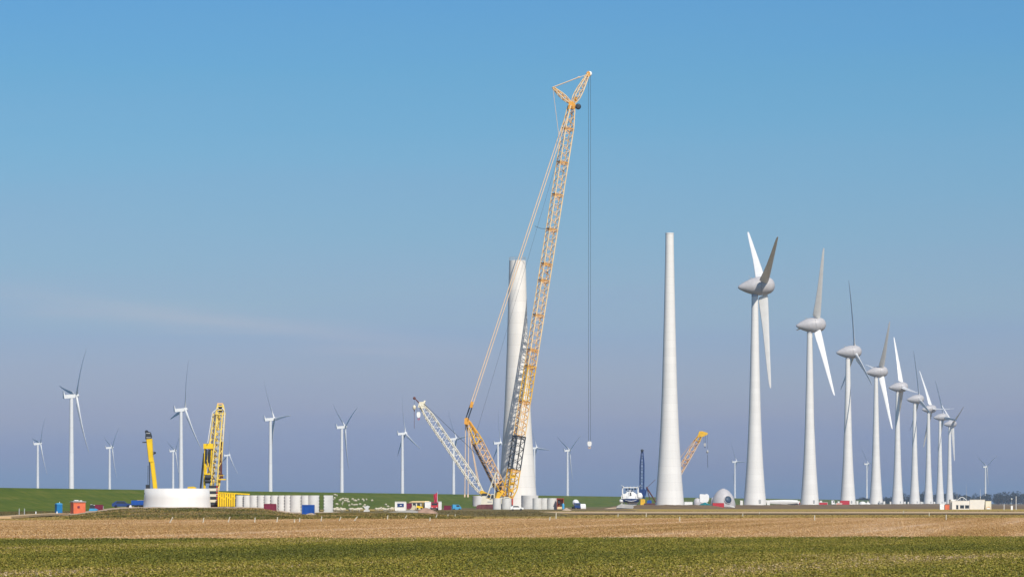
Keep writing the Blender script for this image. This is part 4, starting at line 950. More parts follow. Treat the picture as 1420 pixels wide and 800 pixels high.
for j, v in enumerate(ty):
    for i, u in enumerate(tx):
        hh = 2.3*max(0, 1-abs(u+.5)/3.9)**.7*(1-.4*abs(v)/1.4)+.12*math.sin(i*2.1+j*1.7); vs.append((oo.x+u, oo.y+v, oo.z+max(hh, 0)))
fs = [(j*12+i, j*12+i+1, (j+1)*12+i+1, (j+1)*12+i) for j in range(5) for i in range(11)]
k = len(vs); ring_ = [i for i in range(12)]+[j*12+11 for j in range(1, 6)]+[5*12+i for i in range(10, -1, -1)]+[j*12 for j in range(4, 0, -1)]
vs += [(vs[i][0], vs[i][1], oo.z-.05) for i in ring_]; n_ = len(ring_)
fs += [(ring_[(i+1) % n_], ring_[i], k+i, k+(i+1) % n_) for i in range(n_)]
b.add(vs, fs); tag(b.build('tarpaulin_heap', 'teal', None, oo), 'teal tarpaulin draped over a low heap below the white bundle', 'tarpaulin')
container('site_container', 'red container in front of the egg-shaped nacelle shell', (GX(996, 1660), 1660, .4), 5.4, 2.4, 2.2, 'red', 0, cat='container')
container('site_container', 'low white container just right of the slender tower foot', (GX(954.5, 1720), 1720, 1.3), 4.0, 2.4, 1.9, 'bright', 0)

# ------------------------------------------------------------------ curved concrete tower segments
def segment(px0, px1, ytop, ybot, d, face, span, label, group, teeth=True):
    """standing curved shell; face = azimuth (deg) of its convex middle, 0 towards the camera, + to the right"""
    s = F/d; wid = (px1-px0)/s; h = (ybot-ytop)/s
    half = R(span)/2; Rr = wid/2/math.sin(min(half, math.pi/2)); th = .3
    cx = GX((px0+px1)/2, d); zb = CAMZ+(HY-ybot)/s; oo = Vector((cx, d, zb))
    root = empty('tower_segment', oo, label, 'concrete segment', group)
    a_mid = -math.pi/2+R(face); b = MB(oo); n = 20; off_ = Vector((-Rr*math.cos(a_mid)*math.cos(half)*0, 0, 0))
    cc = oo+Vector((0, Rr*.6, 0)); outer = []; inner = []
    for k in range(n+1):
        a = a_mid-half+2*half*k/n
        outer.append((Rr*math.cos(a), Rr*math.sin(a))); inner.append(((Rr-th)*math.cos(a), (Rr-th)*math.sin(a)))
    loop = outer+inner[::-1]; m_ = len(loop)
    zs = np.linspace(0, h, 5)
    vs = [cc+Vector((x_, y_, z)) for z in zs for x_, y_ in loop]
    fs = [(j*m_+i, j*m_+(i+1) % m_, (j+1)*m_+(i+1) % m_, (j+1)*m_+i) for j in range(4) for i in range(m_)]
    b.add(vs, fs, False)
    b.sm = [True if (i % m_) not in (n, m_-1) else False for i in range(len(b.f))]
    b.add([cc+Vector((x_, y_, h)) for x_, y_ in loop], [(i, i+1, m_-2-i, m_-1-i) for i in range(n)])
    b.build('shell', 'concrete', root)
    if teeth:
        q = MB(oo)
        for a in (a_mid-half*.93, a_mid+half*.93):
            for k in range(5):
                r_ = Rr+.0; q.box(cc+Vector((r_*math.cos(a), r_*math.sin(a), h*(.14+.18*k))), (.16, .12, .22), a)
        q.build('bolt_pocket', 'dark', root)
    return root
grp1 = 'curved concrete segments in the long row right of the white ring'
rowA = [(327, 338, 686.5, 702.5, 0, 150, 'leftmost'), (337, 347, 686.5, 703, 15, 120, 'second'), (347, 357.5, 686.5, 703.5, -15, 120, 'third'), (357.5, 367, 686.5, 704, -10, 120, 'fourth'), (367, 376, 686.5, 706, -10, 120, 'fifth'), (376, 386, 686.5, 709, -5, 120, 'sixth'),
        (385.5, 395.5, 686.5, 709.5, 10, 110, 'seventh'), (395.5, 403, 686.5, 709.5, -10, 100, 'eighth'), (403, 418, 686.5, 710, -5, 120, 'ninth'), (418, 429, 686.5, 710, 0, 130, 'tenth'), (428, 443, 686.5, 710, -10, 120, 'eleventh')]
for k, (a, c, yt, yb, fc, spn_, od) in enumerate(rowA):
    segment(a-.6, c+.9, yt, yb, 698-k*.4, fc, spn_, f'{od} standing grey concrete segment, counted from the left in the long row', grp1)
segment(441.5, 457, 686.5, 709.8, 692, 34, 70, 'bright sunlit segment with notched edges at the right end of the long row', grp1)
grp2 = 'curved concrete segments around the tall crane'
segment(655.5, 675, 687, 701.5, 1180, -8, 150, 'pale segment standing behind the white crane body', grp2)
segment(683.5, 695, 690.5, 706, 1105, 0, 160, 'left one of two pale segments below the foot of the tall crane boom', grp2)
segment(696, 709.3, 690.5, 706, 1105, 0, 160, 'right one of two pale segments below the foot of the tall crane boom', grp2)
segment(723, 747, 686.5, 706, 1150, -4, 150, 'tallest pale segment at the right foot of the half-built tower', grp2)
segment(738.5, 751, 690.3, 706, 1106, 4, 150, 'first of three lower pale segments left of the small red shed', grp2)
segment(749.8, 760, 690.3, 706, 1106.6, 0, 140, 'middle of three lower pale segments left of the small red shed', grp2)
segment(759, 772, 690.3, 706, 1106, 6, 150, 'last of three lower pale segments, beside the small red shed', grp2)

# ------------------------------------------------------------------ left site things
def site(px, d, z): return (GX(px, d), d, z)
tl = empty('toilet_cabin', site(81.3, 735, .12), 'small blue portable toilet cabin at the end of the pale path', 'toilet cabin', None, .45)
b = MB(); b.box((0, 0, 1.15), (1.25, 1.25, 2.1)); 
for k in range(4): b.box((-.45+k*.3, -.64, 1.2), (.06, .06, 1.7))
b.build('wall', 'blue', tl); b = MB(); b.lathe([(.95, 2.2), (.9, 2.32), (.3, 2.48), (.02, 2.5)], 4, a0=math.pi/4, a1=math.pi/4+2*math.pi, smooth=False); b.build('roof', 'skyblue', tl)
b = MB(); b.box((.655, 0, 1.15), (.05, .9, 1.95)); dq = b.build('door', 'skyblue', tl); b = MB(); b.box((.70, -.3, 1.2), (.05, .08, .2)); b.build('handle', 'white', dq); b = MB(); b.box((0, 0, .05), (1.4, 1.4, .12)); b.build('skid', 'grey', tl)
b = MB(); b.tube((.3, .3, 2.4), (.3, .3, 2.75), .06, 6); b.build('vent_pipe', 'white', tl)

ob = container('site_box', 'coral-orange site box with dark pitched roof edge, right of the blue toilet', site(108, 726, .36), 2.6, 2.3, 2.4, 'cred', .42, cat='site box', roof='grey', corr=False, doors=True)
b = MB(); b.box((-.2, -1.2, 1.4), (.5, .05, .4)); b.build('hatch', 'maroon', ob)
b = MB(); b.box((-.4, 0, 2.78), (.9, .6, .14)); b.box((.7, .3, 2.72), (.5, .5, .12)); b.build('roof_plate', 'bright', ob)
container('site_container', 'small maroon container just right of the orange site box', site(136.5, 735, .92), 1.9, 1.7, 1.3, 'maroon', 0, group=None)
gm = empty('generator', site(128, 728, .72), 'dark machine with blue base and white lids, between orange box and maroon container', 'generator')
b = MB(); b.prism([(-.7, .2), (.8, .2), (1.3, .45), (.7, .7), (-.5, .7)], -.5, .5); b.build('base', 'skyblue', gm)
b = MB(); b.prism([(-.5, .7), (.5, .7), (.45, 1.4), (-.2, 1.55), (-.5, 1.3)], -.45, .45); b.build('engine', 'dark', gm)
b = MB(); b.box((-.15, -.1, 1.52), (.35, .6, .12)); b.box((.4, -.1, 1.42), (.3, .6, .1)); b.build('lid', 'bright', gm)

def car(name, label, cat, loc, rz, body, prof, wid, win, wh, wr, roofm=None, group=None):
    root = empty(name, loc, label, cat, group, rz)
    b = MB(); b.prism(prof, -wid/2, wid/2); b.build('body', body, root)
    for sy in (-1, 1):
        b = MB(); y0, y1 = (wid/2+.003, wid/2+.02) if sy > 0 else (-wid/2-.02, -wid/2-.003); b.prism(win, y0, y1); b.build('side_window', 'glass', root)
    wheels(root, wh, wid/2-.12, wr, .24)
    return root
CARP = [(-2.1, .3), (2.1, .3), (2.15, .65), (1.95, .85), (1.1, .95), (.5, 1.42), (-1.2, 1.45), (-1.9, 1.0), (-2.15, .85)]
CARW = [(-1.35, .95), (.85, .95), (.42, 1.35), (-1.1, 1.36)]
VANP = [(-2.6, .35), (2.6, .35), (2.65, .9), (2.2, 1.2), (1.6, 2.05), (-2.55, 2.1), (-2.65, .8)]
VANW = [(.6, 1.25), (1.9, 1.25), (1.5, 1.85), (.6, 1.9)]
car('parked_car', 'dark blue parked car on the work floor left of the blue box trailer', 'car', site(169, 742, 1.55), .15, 'navy', CARP, 1.75, CARW, (-1.3, 1.3), .32)
tr_ = empty('box_trailer', site(190.5, 745, 1.6), 'bright blue box trailer parked against the left side of the white ring', 'trailer')
b = MB(); b.prism([(-1.25, .55), (1.6, .55), (1.6, 1.45), (1.4, 1.6), (-1.2, 1.55)], -.9, .9); b.build('body', 'cobalt', tr_)
b = MB(); b.box((0, 0, .45), (2.2, 1.5, .15)); b.tube((-1.2, 0, .45), (-2.2, 0, .4), .07, 6); b.build('drawbar', 'dark', tr_); wheels(tr_, (-.3, .7), .8, .3, .2)
b = MB(site(181, 738, 1.6)); b.prism([(-.35, 0), (.35, 0), (.1, .55), (-.12, .5)], -.25, .25, site(181, 738, 1.6)); tag(b.build('sand_bag', 'white', None, site(181, 738, 1.6)), 'small white sack by the blue trailer', 'sack')
container('site_container', 'maroon container standing before the concrete segments, behind a sand heap', site(374.5, 676, .45), 2.4, 2.2, 2.0, 'maroon', .1)
ct = MB(site(359, 684, .9)); ct.box(Vector(site(359, 684, .9))+Vector((0, 0, .35)), (2.0, 1.3, .25)); ct.box(Vector(site(359, 684, .9))+Vector((.3, 0, .15)), (1.2, 1.0, .3)); tag(ct.build('pallet_stack', 'red', None, site(359, 684, .9)), 'low dark red pallet stack left of the maroon container', 'pallets')
container('site_container', 'blue container standing in front of the concrete segment row', site(427.5, 655, .35), 2.3, 2.2, 1.9, 'cobalt', 0)
# sand heaps
def heap(label, px, d, z, lx, ly, h, seed, m='sand'):
    oo = Vector((GX(px, d), d, z)); nx, ny = 26, 14; b = MB(oo); vs = []
    X_, Y_ = np.meshgrid(np.linspace(-1, 1, nx), np.linspace(-1, 1, ny)); rr = np.sqrt(X_**2+Y_**2)
    H_ = h*np.clip(1-rr, 0, 1)**.8*(1+.3*vnoise(X_*4, Y_*3, seed))-.06
    for j in range(ny):
        for i in range(nx): vs.append((oo.x+X_[j, i]*lx, oo.y+Y_[j, i]*ly, oo.z+H_[j, i]))
    b.add(vs, [(j*nx+i, j*nx+i+1, (j+1)*nx+i+1, (j+1)*nx+i) for j in range(ny-1) for i in range(nx-1)], True)
    return tag(b.build('sand_heap', m, None, oo), label, 'sand heap')
heap('long pale sand heap in front of the concrete segment row', 352, 664, .5, 7.5, 8, 1.25, 3)
heap('small sand heap against the foot of the blue container', 431, 640, .25, 1.6, 2, .6, 6)
b = MB(); pts = [(2, 721, 560, .03), (80, 712.4, 735, .3)]
p0 = Vector((GX(2, 560), 560, .40)); p1 = Vector((GX(50, 660), 660, .46)); p2 = Vector((GX(86, 738), 738, .46)); wv = Vector((1.6, 0, 0))
b.add([p0-wv, p0+wv, p1+wv, p1-wv, p2+wv, p2-wv], [(0, 1, 2, 3), (3, 2, 4, 5)]); b.add([v+Vector((0, 0, -.35)) for v in (p0-wv, p0+wv, p1+wv, p1-wv, p2+wv, p2-wv)]+[p0-wv, p0+wv, p1+wv, p1-wv, p2+wv, p2-wv], [(0, 1, 7, 6), (1, 2, 8, 7), (2, 4, 10, 8), (4, 5, 11, 10), (5, 3, 9, 11), (3, 0, 6, 9)])
struct(b.build('path', 'roadm'))

# white stakes
def stake(px, yb, h_px, lean, d, label, group, m='wood', w_=.09):
    s = F/d; zb = CAMZ+(HY-yb)/s; oo = Vector((GX(px, d), d, zb-.1)); hh = h_px/s+.1
    b = MB(oo); top = oo+Vector((lean/s, .05, hh)); b.tube(oo, top, w_, 6, w_*.85); b.tube(top, top+Vector((0, 0, .06)), w_*.85, 6, .01)
    tag(b.build('stake', m, None, oo), label, 'stake', group)
ga = 'thin pale stakes along the near edge of the work site'
for px, yb, hp, ln in ((281.5, 724, 6, 1), (353, 723.5, 6, 0.6), (384, 723, 6, .8), (408, 723.5, 3.5, .2), (415, 723, 5, .7), (445, 722, 6, 1.2), (537, 719.5, 5, .8), (596, 722, 4.5, .4), (604, 718, 5, 2), (621, 716.5, 3.5, .2), (631, 716.5, 3.5, .2), (771, 719, 8, .2), (762, 721, 4.5, .8)):
    stake(px, yb, hp, ln, F*2.55/(yb-HY), 'thin pale stake standing nearly upright at the stubble edge', ga, 'wood', .085)
for px, yb, hp, ln in ((235, 724, 7, 4.5), (316, 723.5, 7, 2.8), (470, 721.5, 5, 2.8), (491, 721.5, 5.5, 4.5), (561, 719, 4.5, 2.8)):
    stake(px, yb, hp, ln, F*2.55/(yb-HY), 'thin pale stake leaning clearly to the right at the stubble edge', ga, 'wood', .085)
for px, yb, hp in ((857, 715.5, 3.5), (896, 716, 4.5), (942.5, 722, 5.5), (1030, 715, 3.5), (1129.5, 721, 6.5), (1288.5, 715, 4.5), (1253, 711, 3), (1053, 712, 3), (1312, 720, 6.5)):
    stake(px, yb, hp, .1, F*2.55/(yb-HY), 'thin pale upright stake in the right-hand fields', 'thin pale stakes in the right-hand fields', 'wood', .085)
for px, yb, hp, dd, ln in ((7, 721, 5.5, 600, .2), (16.5, 719.5, 4, 600, 0), (49.5, 714.5, 5.5, 690, .2), (79, 712.5, 3.5, 700, 0)):
    stake(px, yb, hp, ln, dd, 'short thick white post beside the pale path at the left', 'short white posts beside the pale path', 'bright', .13)
for px, yb, hp, dd in ((26.5, 714.5, 9.5, 745), (33.7, 714.5, 9.5, 745)):
    stake(px, yb, hp, .2, dd, 'taller grey post of the pair on the grass near the dike foot', 'pair of grey posts near the dike foot', 'grey', .12)

# ------------------------------------------------------------------ sheep
def sheep_mesh():
    b = MB()
    b.lathe([(.03, -.55), (.22, -.5), (.33, -.3), (.36, 0), (.34, .25), (.25, .45), (.14, .52)], 12, c=(0, 0, .62), axis='X')
    for sx in (-.32, .3):
        for sy in (-.15, .15): b.tube((sx, sy, .42), (sx, sy, .2), .07, 6, .05); b.tube((sx, sy, .2), (sx+.02, sy, 0), .05, 6, .045)
    b.tube((.42, 0, .7), (.62, 0, .55), .15, 8, .12)
    b.cur = 1; b.tube((.58, 0, .58), (.78, 0, .38), .12, 8, .06)
    for sy in (-1, 1): b.tube((.6, sy*.08, .62), (.56, sy*.22, .64), .05, 5, .02)
    b.tube((-.52, 0, .68), (-.62, 0, .45), .06, 5, .04)
    return b
sp_pts = [(464.5, 686), (467, 687.5), (464, 691), (458, 693), (461.5, 692.5), (472, 693), (473.5, 692.5), (475.5, 692), (471, 694), (479, 692), (481, 692.3), (482.5, 693), (478.5, 694.5), (481, 694.8), (483, 696), (489, 692.5), (492, 694), (493.5, 694.5), (497, 692.8), (503, 692.5), (504.5, 694), (508, 692.8), (516, 694),
          (475.5, 697), (467, 699.5), (474.5, 699.5), (484.5, 701), (488, 699.5), (491, 700.2), (493, 700), (494.5, 700.2), (499.5, 699.2), (504, 702.5), (506, 700.8), (535, 700), (538, 702.5), (528.5, 704.5), (543.5, 704.5), (546.5, 704.8),
          (467.5, 705.3), (462, 707.5), (464, 707), (466, 707.8), (468.5, 708.5), (463, 709), (472.5, 706.6), (474.5, 708.2), (477, 707.4), (475, 709.3), (485.5, 707.6), (488.5, 706.7), (491.5, 707.4), (494, 707), (497, 706.8), (500.5, 706.5), (498, 708), (521.5, 707.2), (524, 707.2), (526, 706.9), (531.5, 706.8), (534, 707.8), (537, 707.4), (539.5, 706.8), (541.5, 707.2), (544, 706.6)]
S0_ = None
for i, (px, py) in enumerate(sp_pts):
    p = dike_ray(px, py+1.2)
    if S0_ is None: S0_ = sheep_mesh().build('sheep', ['wool', 'sheepface']); o = S0_
    else: o = S0_.copy(); col.objects.link(o)
    p.z = max(dike_h(p.x, p.y), -.05)
    o.location = p; o.rotation_euler.z = random.uniform(0, 6.28); o.scale = [random.uniform(.95, 1.2)]*3
    tag(o, 'cream-white sheep grazing on the green dike slope', 'sheep', 'sheep grazing on the dike slope')
oo = site(508.5, 1010, .05)
b = MB(oo); b.prism([(-.9, 0), (.9, 0), (.8, .5), (.4, .75), (.95, 1.5), (.3, 1.8), (-.5, 1.5), (-.95, 1.4), (-.3, .7), (-.8, .4)], -.5, .5, oo); tag(b.build('rubble_pile', 'concrete', None, oo), 'pale broken concrete pile at the foot of the dike among the sheep', 'rubble')

# ------------------------------------------------------------------ compound by the white crane
DC = 1120.0; sC = F/DC
def zC(py, d=DC): return CAMZ+(HY-py)*d/F
gy = container('site_container', 'pale grey container frame with a blue sheet on its side, left end of the compound', site(555.5, DC, zC(707.5)), 3.6, 2.4, 2.9, 'white', 0)
b = MB(); b.box((.05, -1.25, 1.75), (2.1, .05, 1.1)); q = b.build('blue_sheet', 'navy', gy); b = MB(); b.box((.1, -1.29, 1.7), (.6, .02, .25)); b.build('sheet_mark', 'white', q)
container('site_container', 'maroon container in the compound, right of the pale container with blue sheet', site(567, DC+2, zC(705)), 1.9, 2.2, 1.75, 'maroon', 0)
cbn = container('site_cabin', 'cream site cabin with flat orange roof and open bays', site(581.5, DC+6, zC(706)), 6.6, 2.6, 2.3, 'cream', 0, cat='site cabin', framem='cream', corr=False)
b = MB(); b.prism([(-3.6, 2.33), (3.4, 2.33), (3.2, 2.75), (-2.2, 2.7)], -1.6, 1.5); b.build('roof', 'pale', cbn)
for x_ in (-1.6, -.2, 1.3):
    b = MB(); b.box((x_, -1.29, 1.2), (1.0, .05, 1.6)); b.build('open_bay', 'dark', cbn)
fk = empty('forklift', site(582, DC-4, zC(706, DC-4)), 'yellow forklift parked in front of the cream cabin', 'forklift')
b = MB(); b.prism([(-1.0, .3), (.9, .3), (.9, .9), (.2, 1.0), (-.3, 1.2), (-1.0, 1.2)], -.5, .5); b.build('body', 'lyellow', fk)
b = MB(); 
for x_ in (-.7, .4):
    for sy in (-.45, .45): b.tube((x_, sy, 1.0), (x_, sy, 2.0), .05, 5)
b.box((-.15, 0, 2.03), (1.3, 1.05, .07)); b.build('overhead_guard', 'dark', fk)
b = MB(); b.box((1.05, -.3, 1.2), (.1, .1, 2.2)); b.box((1.05, .3, 1.2), (.1, .1, 2.2)); b.box((1.5, -.3, .2), (.9, .1, .06)); b.box((1.5, .3, .2), (.9, .1, .06)); b.build('mast', 'lyellow', fk); wheels(fk, (-.65, .55), .45, .3, .2)
bg_ = MB(site(574, DC-3, zC(706.5, DC-3))); bo = Vector(site(574, DC-3, zC(706.5, DC-3))); bg_.prism([(-.9, 0), (.8, 0), (.7, .9), (.1, 1.5), (-.5, 1.3), (-.8, .7)], -.5, .5, bo); tag(bg_.build('big_bag', 'wool', None, bo), 'cream bulk bag left of the yellow forklift', 'bulk bag')
container('site_container', 'plain white container behind the red truck in the compound', site(593.5, DC+4, zC(705.5)), 2.0, 2.2, 2.4, 'bright', 0)
tk = empty('truck', site(602.5, DC-6, zC(707, DC-6)), 'red truck facing the camera below the dark red flag', 'truck')
b = MB(); b.prism([(-1.1, .5), (1.1, .5), (1.15, 1.5), (1.05, 2.4), (-1.05, 2.4), (-1.15, 1.5)], -1.0, 1.0); b.build('cab', 'red', tk)
b = MB(); b.box((0, -1.02, 1.95), (1.9, .04, .7)); b.build('windscreen', 'glass', tk); b = MB(); b.box((0, -1.05, .55), (2.2, .15, .35)); b.build('bumper', 'dark', tk)
for sx in (-.75, .75):
    b = MB(); b.tube((sx, -1.0, .85), (sx, -1.06, .85), .16, 10); b.build('headlight', 'white', tk)
b = MB(); b.box((0, 3.2, 1.6), (2.3, 4.2, 2.0)); b.build('load_bed', 'maroon', tk)
for y_ in (-.2, 2.2, 4.2):
    for sx in (-1, 1): MB().lathe([(.25, -.15), (.5, -.15), (.5, .15), (.25, .15)], 16, axis='X').build('wheel', 'rubber', tk, (sx*1.0, y_, .5))
container('site_container', 'tall grey-white container right of the red truck', site(608.5, DC, zC(706.5)), 1.7, 2.2, 2.7, 'white', 0)
fl = empty('flag', site(606.6, DC-2, zC(706)), 'dark red flag hanging on a white pole in the compound', 'flag')
b = MB(); b.tube((0, 0, 0), (0, 0, 5.7), .08, 8, .05); b.lathe([(.02, 5.7), (.1, 5.76), (.02, 5.85)], 8); b.build('pole', 'white', fl)
b = MB(); n_ = 9; vs = []
for j in range(7):
    for i in range(n_):
        u = i/(n_-1); vs.append((-.06-1.25*u*(1-.25*(j/6)), .14*math.sin(u*7+j*.4), 5.5-3.0*j/6-.75*u*(1-.5*j/6)))
b.add(vs, [(j*n_+i, j*n_+i+1, (j+1)*n_+i+1, (j+1)*n_+i) for j in range(6) for i in range(n_-1)], True); b.add([Vector(v)+Vector((0, .02, 0)) for v in vs], [((j+1)*n_+i, (j+1)*n_+i+1, j*n_+i+1, j*n_+i) for j in range(6) for i in range(n_-1)], True); b.build('cloth', 'flagred', fl)
container('site_container', 'low maroon container left of the light blue van', site(620.5, DC, zC(707)), 2.3, 2.0, 1.5, 'maroon', 0)
car('parked_van', 'light blue van with darker blue front, right of the low maroon container', 'van', site(633, DC, zC(707.2)), .2, 'skyblue', [(-1.4, .3), (1.4, .3), (1.45, 1.0), (1.1, 1.3), (.7, 1.85), (-1.35, 1.9), (-1.45, .8)], 1.6, [(-.2, 1.15), (.95, 1.15), (.65, 1.7), (-.2, 1.7)], (-.9, .9), .33)
oo = Vector(site(558, 800, -.02))
rp = empty('road_plates', oo, 'low pale ramp of stacked road plates in front of the compound', 'road plates')
b = MB(oo); b.prism([(-3.9, .3), (3.6, .35), (3.6, .7), (2.2, 1.0), (-.5, .8), (-3.9, .42)], -2, 3, oo); b.build('plate', 'slab', rp)
b = MB(oo); b.box(oo+Vector((-.4, -2.15, .14)), (6.6, .4, .32)); b.build('bearer', 'dark', rp)
heap('reddish brown earth heap before the cream cabin', 590, 850, -.02, 3.4, 5, 1.6, 11, 'earth')
# red shed etc right of crane
sh = empty('tool_shed', site(777, 1104, zC(705.5, 1104)), 'small red open shed with gear, right of the last pale segment', 'shed')
b = MB(); b.box((0, .9, 1.6), (2.2, .1, 3.2)); b.box((-1.05, 0, 1.6), (.1, 1.8, 3.2)); b.box((1.05, 0, 1.6), (.1, 1.8, 3.2)); b.build('wall', 'cred', sh)
b = MB(); b.prism([(-1.25, 3.2), (1.25, 3.25), (1.25, 3.4), (-1.25, 3.4)], -1.1, 1.1); b.build('roof', 'red', sh)
b = MB(); b.box((-.45, -.2, 2.3), (.7, .7, 1.0)); b.box((.3, .1, 1.4), (.6, .6, .8)); b.build('hanging_gear', 'dark', sh); b = MB(); b.prism([(-1.0, .0), (.9, .0), (.6, .8), (-.9, .7)], -.9, -.3); b.build('bottom_panel', 'pale', sh)
gb = empty('gas_bottle', site(781, 1100, zC(705.5, 1100)), 'turquoise upright cylinder standing beside the red shed', 'gas bottle')
MB().lathe([(.38, 0), (.38, 1.3), (.3, 1.6), (.1, 1.75), (.1, 1.85), (.02, 1.86)], 16).build('bottle', 'skyblue', gb); MB().lathe([(.12, 1.86), (.12, 2.0), (.02, 2.02)], 10).build('valve', 'grey', gb)
heap('small pale sand heap right of the turquoise cylinder', 786, 1100, .2, 1.6, 2, .9, 14)
car('parked_car', 'white parked car between the red tower door and the pale segments', 'car', site(716.5, 1090, .3), .1, 'bright', CARP, 1.75, CARW, (-1.3, 1.3), .32)
# concrete mixer and white van right
mx_ = empty('mixer_truck', site(799, 1190, .35), 'concrete mixer truck with white drum and blue chassis near the dike', 'truck', None, -1.42)
dm = MB().lathe([(.3, -1.9), (.9, -1.5), (1.15, -.4), (1.1, .4), (.5, 1.5), (.4, 1.8)], 22, axis='X').build('drum', 'bright', mx_, (-.6, 0, 2.2), (0, R(14), 0))
b = MB(); b.box((-.4, 0, .9), (5.4, 1.0, .3)); b.prism([(1.6, .5), (3.2, .5), (3.2, 1.4), (3.0, 2.2), (1.6, 2.3)], -1.0, 1.0); b.build('chassis', 'navy', mx_); b = MB(); b.box((3.12, 0, 1.75), (.06, 1.7, .6), M4=Matrix.Rotation(-.24, 3, 'Y')); b.build('windscreen', 'glass', mx_); wheels(mx_, (-2.3, -1.2, 2.4), .9, .5, .35)
car('parked_van', 'white van parked right of the mixer truck, before the dike', 'van', site(807.5, 1195, .2), -1.45, 'white', VANP, 1.8, VANW, (-1.7, 1.7), .35)

# ------------------------------------------------------------------ right half: among the row of towers
oo = Vector((GX(1082, 2180), 2180, 1.2))
bl = empty('rotor_blade', oo, 'white rotor blade lying flat on trestles right of the nearest turbine', 'turbine blade')
st = [(0, 2.6, 1, 1.3, 0, 0), (1.5, 2.7, .95, 1.35, 0, 0), (4, 3.3, .5, 1.5, 0, 0), (9, 3.0, .35, 1.5, 0, 0), (16, 2.4, .3, 1.3, 0, 0), (21, 1.9, .3, 1.2, 0, 0)]
bo = blade_mesh('b', st, 'blade').build('blade_shell', 'blade', bl, (11, 0, 1.9)); bo.rotation_euler = (R(90), 0, R(-90)); bo.rotation_euler = Matrix(((0, 0, -1), (0, 1, 0), (1, 0, 0))).to_euler()
b = MB()
for x_ in (-7, 0, 7): b.box((x_, 0, .3), (.5, 2.6, .6))
b.box((10.5, 0, .5), (1.2, 2.6, 1.0)); b.build('trestle', 'brownsteel', bl)
lb = empty('flatbed_trailer', (GX(1101, 2150), 2150, 1.0), 'dark flatbed trailer with red tail under the blade tip', 'trailer')
b = MB(); b.box((0, 0, .8), (7.5, 2.2, .35)); b.build('bed', 'dark', lb); b = MB(); b.box((3.5, 0, 1.4), (.5, 2.2, .9)); b.build('tail_board', 'red', lb); wheels(lb, (-2, -.8, .4), .9, .4, .3)
t2 = 2560.0
container('site_container', 'long low red-and-white container right of the second turbine foot', (GX(1141.5, t2), t2, 1.1), 6.5, 2.4, 2.0, 'red', 0, framem='white')
container('site_container', 'narrow red container beside the white truck cab', (GX(1163, t2), t2, 1.1), 3.6, 2.4, 1.6, 'cred', 0, framem='white')
tr2 = empty('truck', (GX(1155, t2-20), t2-20, 1.1), 'white truck cab between the second and third turbine foot', 'truck')
b = MB(); b.prism([(-1.1, .5), (1.2, .5), (1.25, 1.9), (.95, 3.3), (-1.1, 3.4)], -1.2, 1.2); b.build('cab', 'bright', tr2); b = MB(); b.prism([(-.1, 1.9), (1.0, 1.9), (.8, 2.9), (-.1, 2.9)], -1.24, -1.21); b.build('side_window', 'glass', tr2); wheels(tr2, (-.7, .8), 1.0, .5, .3); b = MB(); b.box((4.0, 0, .9), (5.6, 2.2, .4)); b.build('load_bed', 'white', tr2)
container('site_container', 'solid red container in front of the third turbine foot', (GX(1171.5, 2620), 2620, .8), 7.0, 2.6, 3.6, 'red', 0)
for px, dd, lab, ln in ((1196, 3250, 'white low dome tent left of the fourth turbine foot', 4), ):
    oo = Vector((GX(px, dd), dd, 1.0)); b = MB(oo); b.lathe([(3.6, 0), (3.2, 1.6), (2.0, 2.7), (.05, 3.1)], 20, c=oo); b.lathe([(2.6, 0), (2.4, 1.0), (1.2, 1.8), (.05, 2.0)], 16, c=oo+Vector((5, 0, 0))); tag(b.build('dome_tent', 'white', None, oo), lab, 'tent')
car('parked_van', 'grey-blue van in front of the fourth turbine foot', 'van', (GX(1221, 3350), 3350, 1.0), .5, 'grey', VANP, 1.8, VANW, (-1.7, 1.7), .35)

# right-hand station building
DB = 1385.0; sB = F/DB
def bx_(px): return GX(px, DB)
ob_ = Vector((bx_(1345), DB, 0))
bd = empty('station_building', ob_, 'low flat-roofed white building with dark windows at the right, before the wood', 'building')
def rel(px): return bx_(px)-ob_.x
b = MB(); b.box((rel(1331.5), 0, 1.75), (rel(1344)-rel(1319), 6, 3.5)); b.box((rel(1321.5), .5, 2.0), (rel(1326)-rel(1318), 5, 4.0)); b.build('wall', 'render', bd)
b = MB(); b.prism([(rel(1343.5), 0), (rel(1363), 0), (rel(1364.3), 3.9), (rel(1343.5), 3.9)], -3.3, 3.2); b.build('hall', 'render', bd)
b = MB(); b.box((rel(1332), 0, 3.56), (rel(1344)-rel(1325.5), 6.2, .12)); b.box((rel(1354), -.05, 3.96), (rel(1364.6)-rel(1343.2), 6.7, .12)); b.build('roof', 'grey', bd)
for a, c in ((1324.6, 1327.6), (1330, 1335.5), (1337, 1342.5)):
    b = MB(); b.box((rel((a+c)/2), -3.02, 1.0), ((c-a)/sB, .06, 1.2 if a > 1328 else 1.7)); wq = b.build('window', 'glass', bd)
    b = MB(); b.box((rel((a+c)/2), -3.05, 1.72), ((c-a)/sB+.2, .05, .12)); b.build('window_frame', 'grey', wq)
b = MB()
pts = [Vector((rel(1327+13*k/10), -1, 3.6+1.3*math.sin(math.pi*k/10))) for k in range(11)]
for p, q in zip(pts, pts[1:]): b.tube(p, q, .13, 6); 
for k in (3, 7): b.tube(pts[k], Vector((pts[k].x, -1, 3.6)), .08, 5)
b.build('roof_pipe', 'white', bd)
ax = container('annex', 'small cream annex with an arched white opening, right end of the white building', (bx_(1369.5), DB-1, 0), 2.3, 3, 3.4, 'cream', 0, cat='building', corr=False, doors=False)
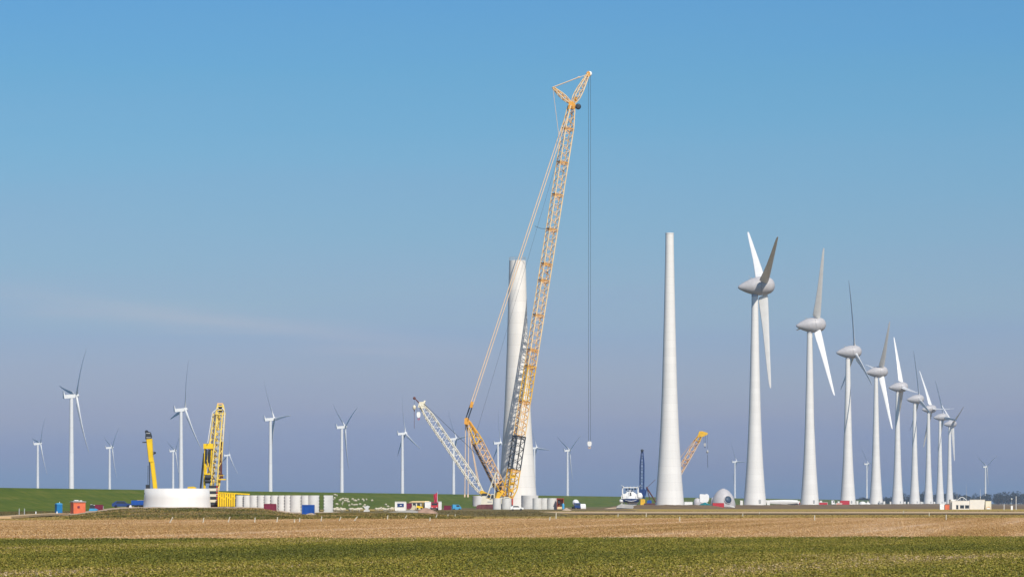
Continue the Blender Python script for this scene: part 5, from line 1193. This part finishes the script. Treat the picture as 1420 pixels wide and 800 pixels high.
b = MB(); b.prism([(-.85, .1), (.85, .1), (.85, .7), (.5, 1.05), (0, 1.15), (-.5, 1.05), (-.85, .7)], -1.58, -1.5); b.build('arched_opening', 'salmon', ax); b = MB(); b.prism([(-.7, .1), (.7, .1), (.6, .6), (-.6, .65)], -1.66, -1.6); b.build('white_panel', 'bright', ax)
gm_ = 'thin masts behind the white building'
for px, yt, lab, m_ in ((1327, 679, 'thin grey mast above the arched pipe, leftmost of three behind the white building', 'grey'), (1340, 671.5, 'tallest thin mast of three behind the white building', 'grey'), (1359.5, 678, 'pale thin mast at the right end behind the white building', 'white')):
    o_ = Vector((GX(px, 1400), 1400, 0)); b = MB(o_); zt = CAMZ+(HY-yt)/F*1400; b.tube(o_, o_+Vector((0, 0, zt*.6)), .09, 6, .07); b.tube(o_+Vector((0, 0, zt*.6)), o_+Vector((0, 0, zt)), .06, 6, .03); b.box(o_+Vector((0, 0, zt*.6)), (.3, .3, .3)); tag(b.build('mast', m_, None, o_), lab, 'mast', gm_)
cw = container('site_container', 'half white half red small container left of the white building', (GX(1306.5, 1360), 1360, 0), 2.0, 2.0, 2.3, 'bright', 0)
container('site_box', 'small coral box attached at the right of the white container by the towers', (GX(1313, 1355), 1355, -.05), 1.8, 1.9, 2.0, 'cred', 0, cat='site box', corr=False)
for px, yt, yb, lab, r_ in ((1392.3, 699, 706.5, 'short white post between building and pale lamp mast', .13), (1409, 688, 706.5, 'tall thin grey-white post near the right edge', .12)):
    dd = 1300.0; o_ = Vector((GX(px, dd), dd, 0)); b = MB(o_); zt = CAMZ+(HY-yt)/F*dd; b.tube(o_, o_+Vector((0, 0, zt)), r_, 8); b.tube(o_+Vector((0, 0, zt)), o_+Vector((0, 0, zt+.08)), r_*1.4, 8); tag(b.build('post', 'white', None, o_), lab, 'post')
lm = empty('lamp_mast', (GX(1403, 1300), 1300, 0), 'white cabinet with a slim mast and round white head near the right edge', 'lamp mast')
b = MB(); b.tube((0, .3, 0), (0, .3, 4.0), .06, 6); b.build('pole', 'grey', lm); b = MB(); b.lathe([(.02, -.3), (.25, -.2), (.32, 0), (.25, .2), (.02, .3)], 14, c=(0, .3, 4.1)); b.build('head', 'white', lm); b = MB(); b.box((0, -.1, .75), (.7, .5, 1.5)); b.box((0, -.1, 1.53), (.8, .6, .08)); b.build('cabinet', 'bright', lm)
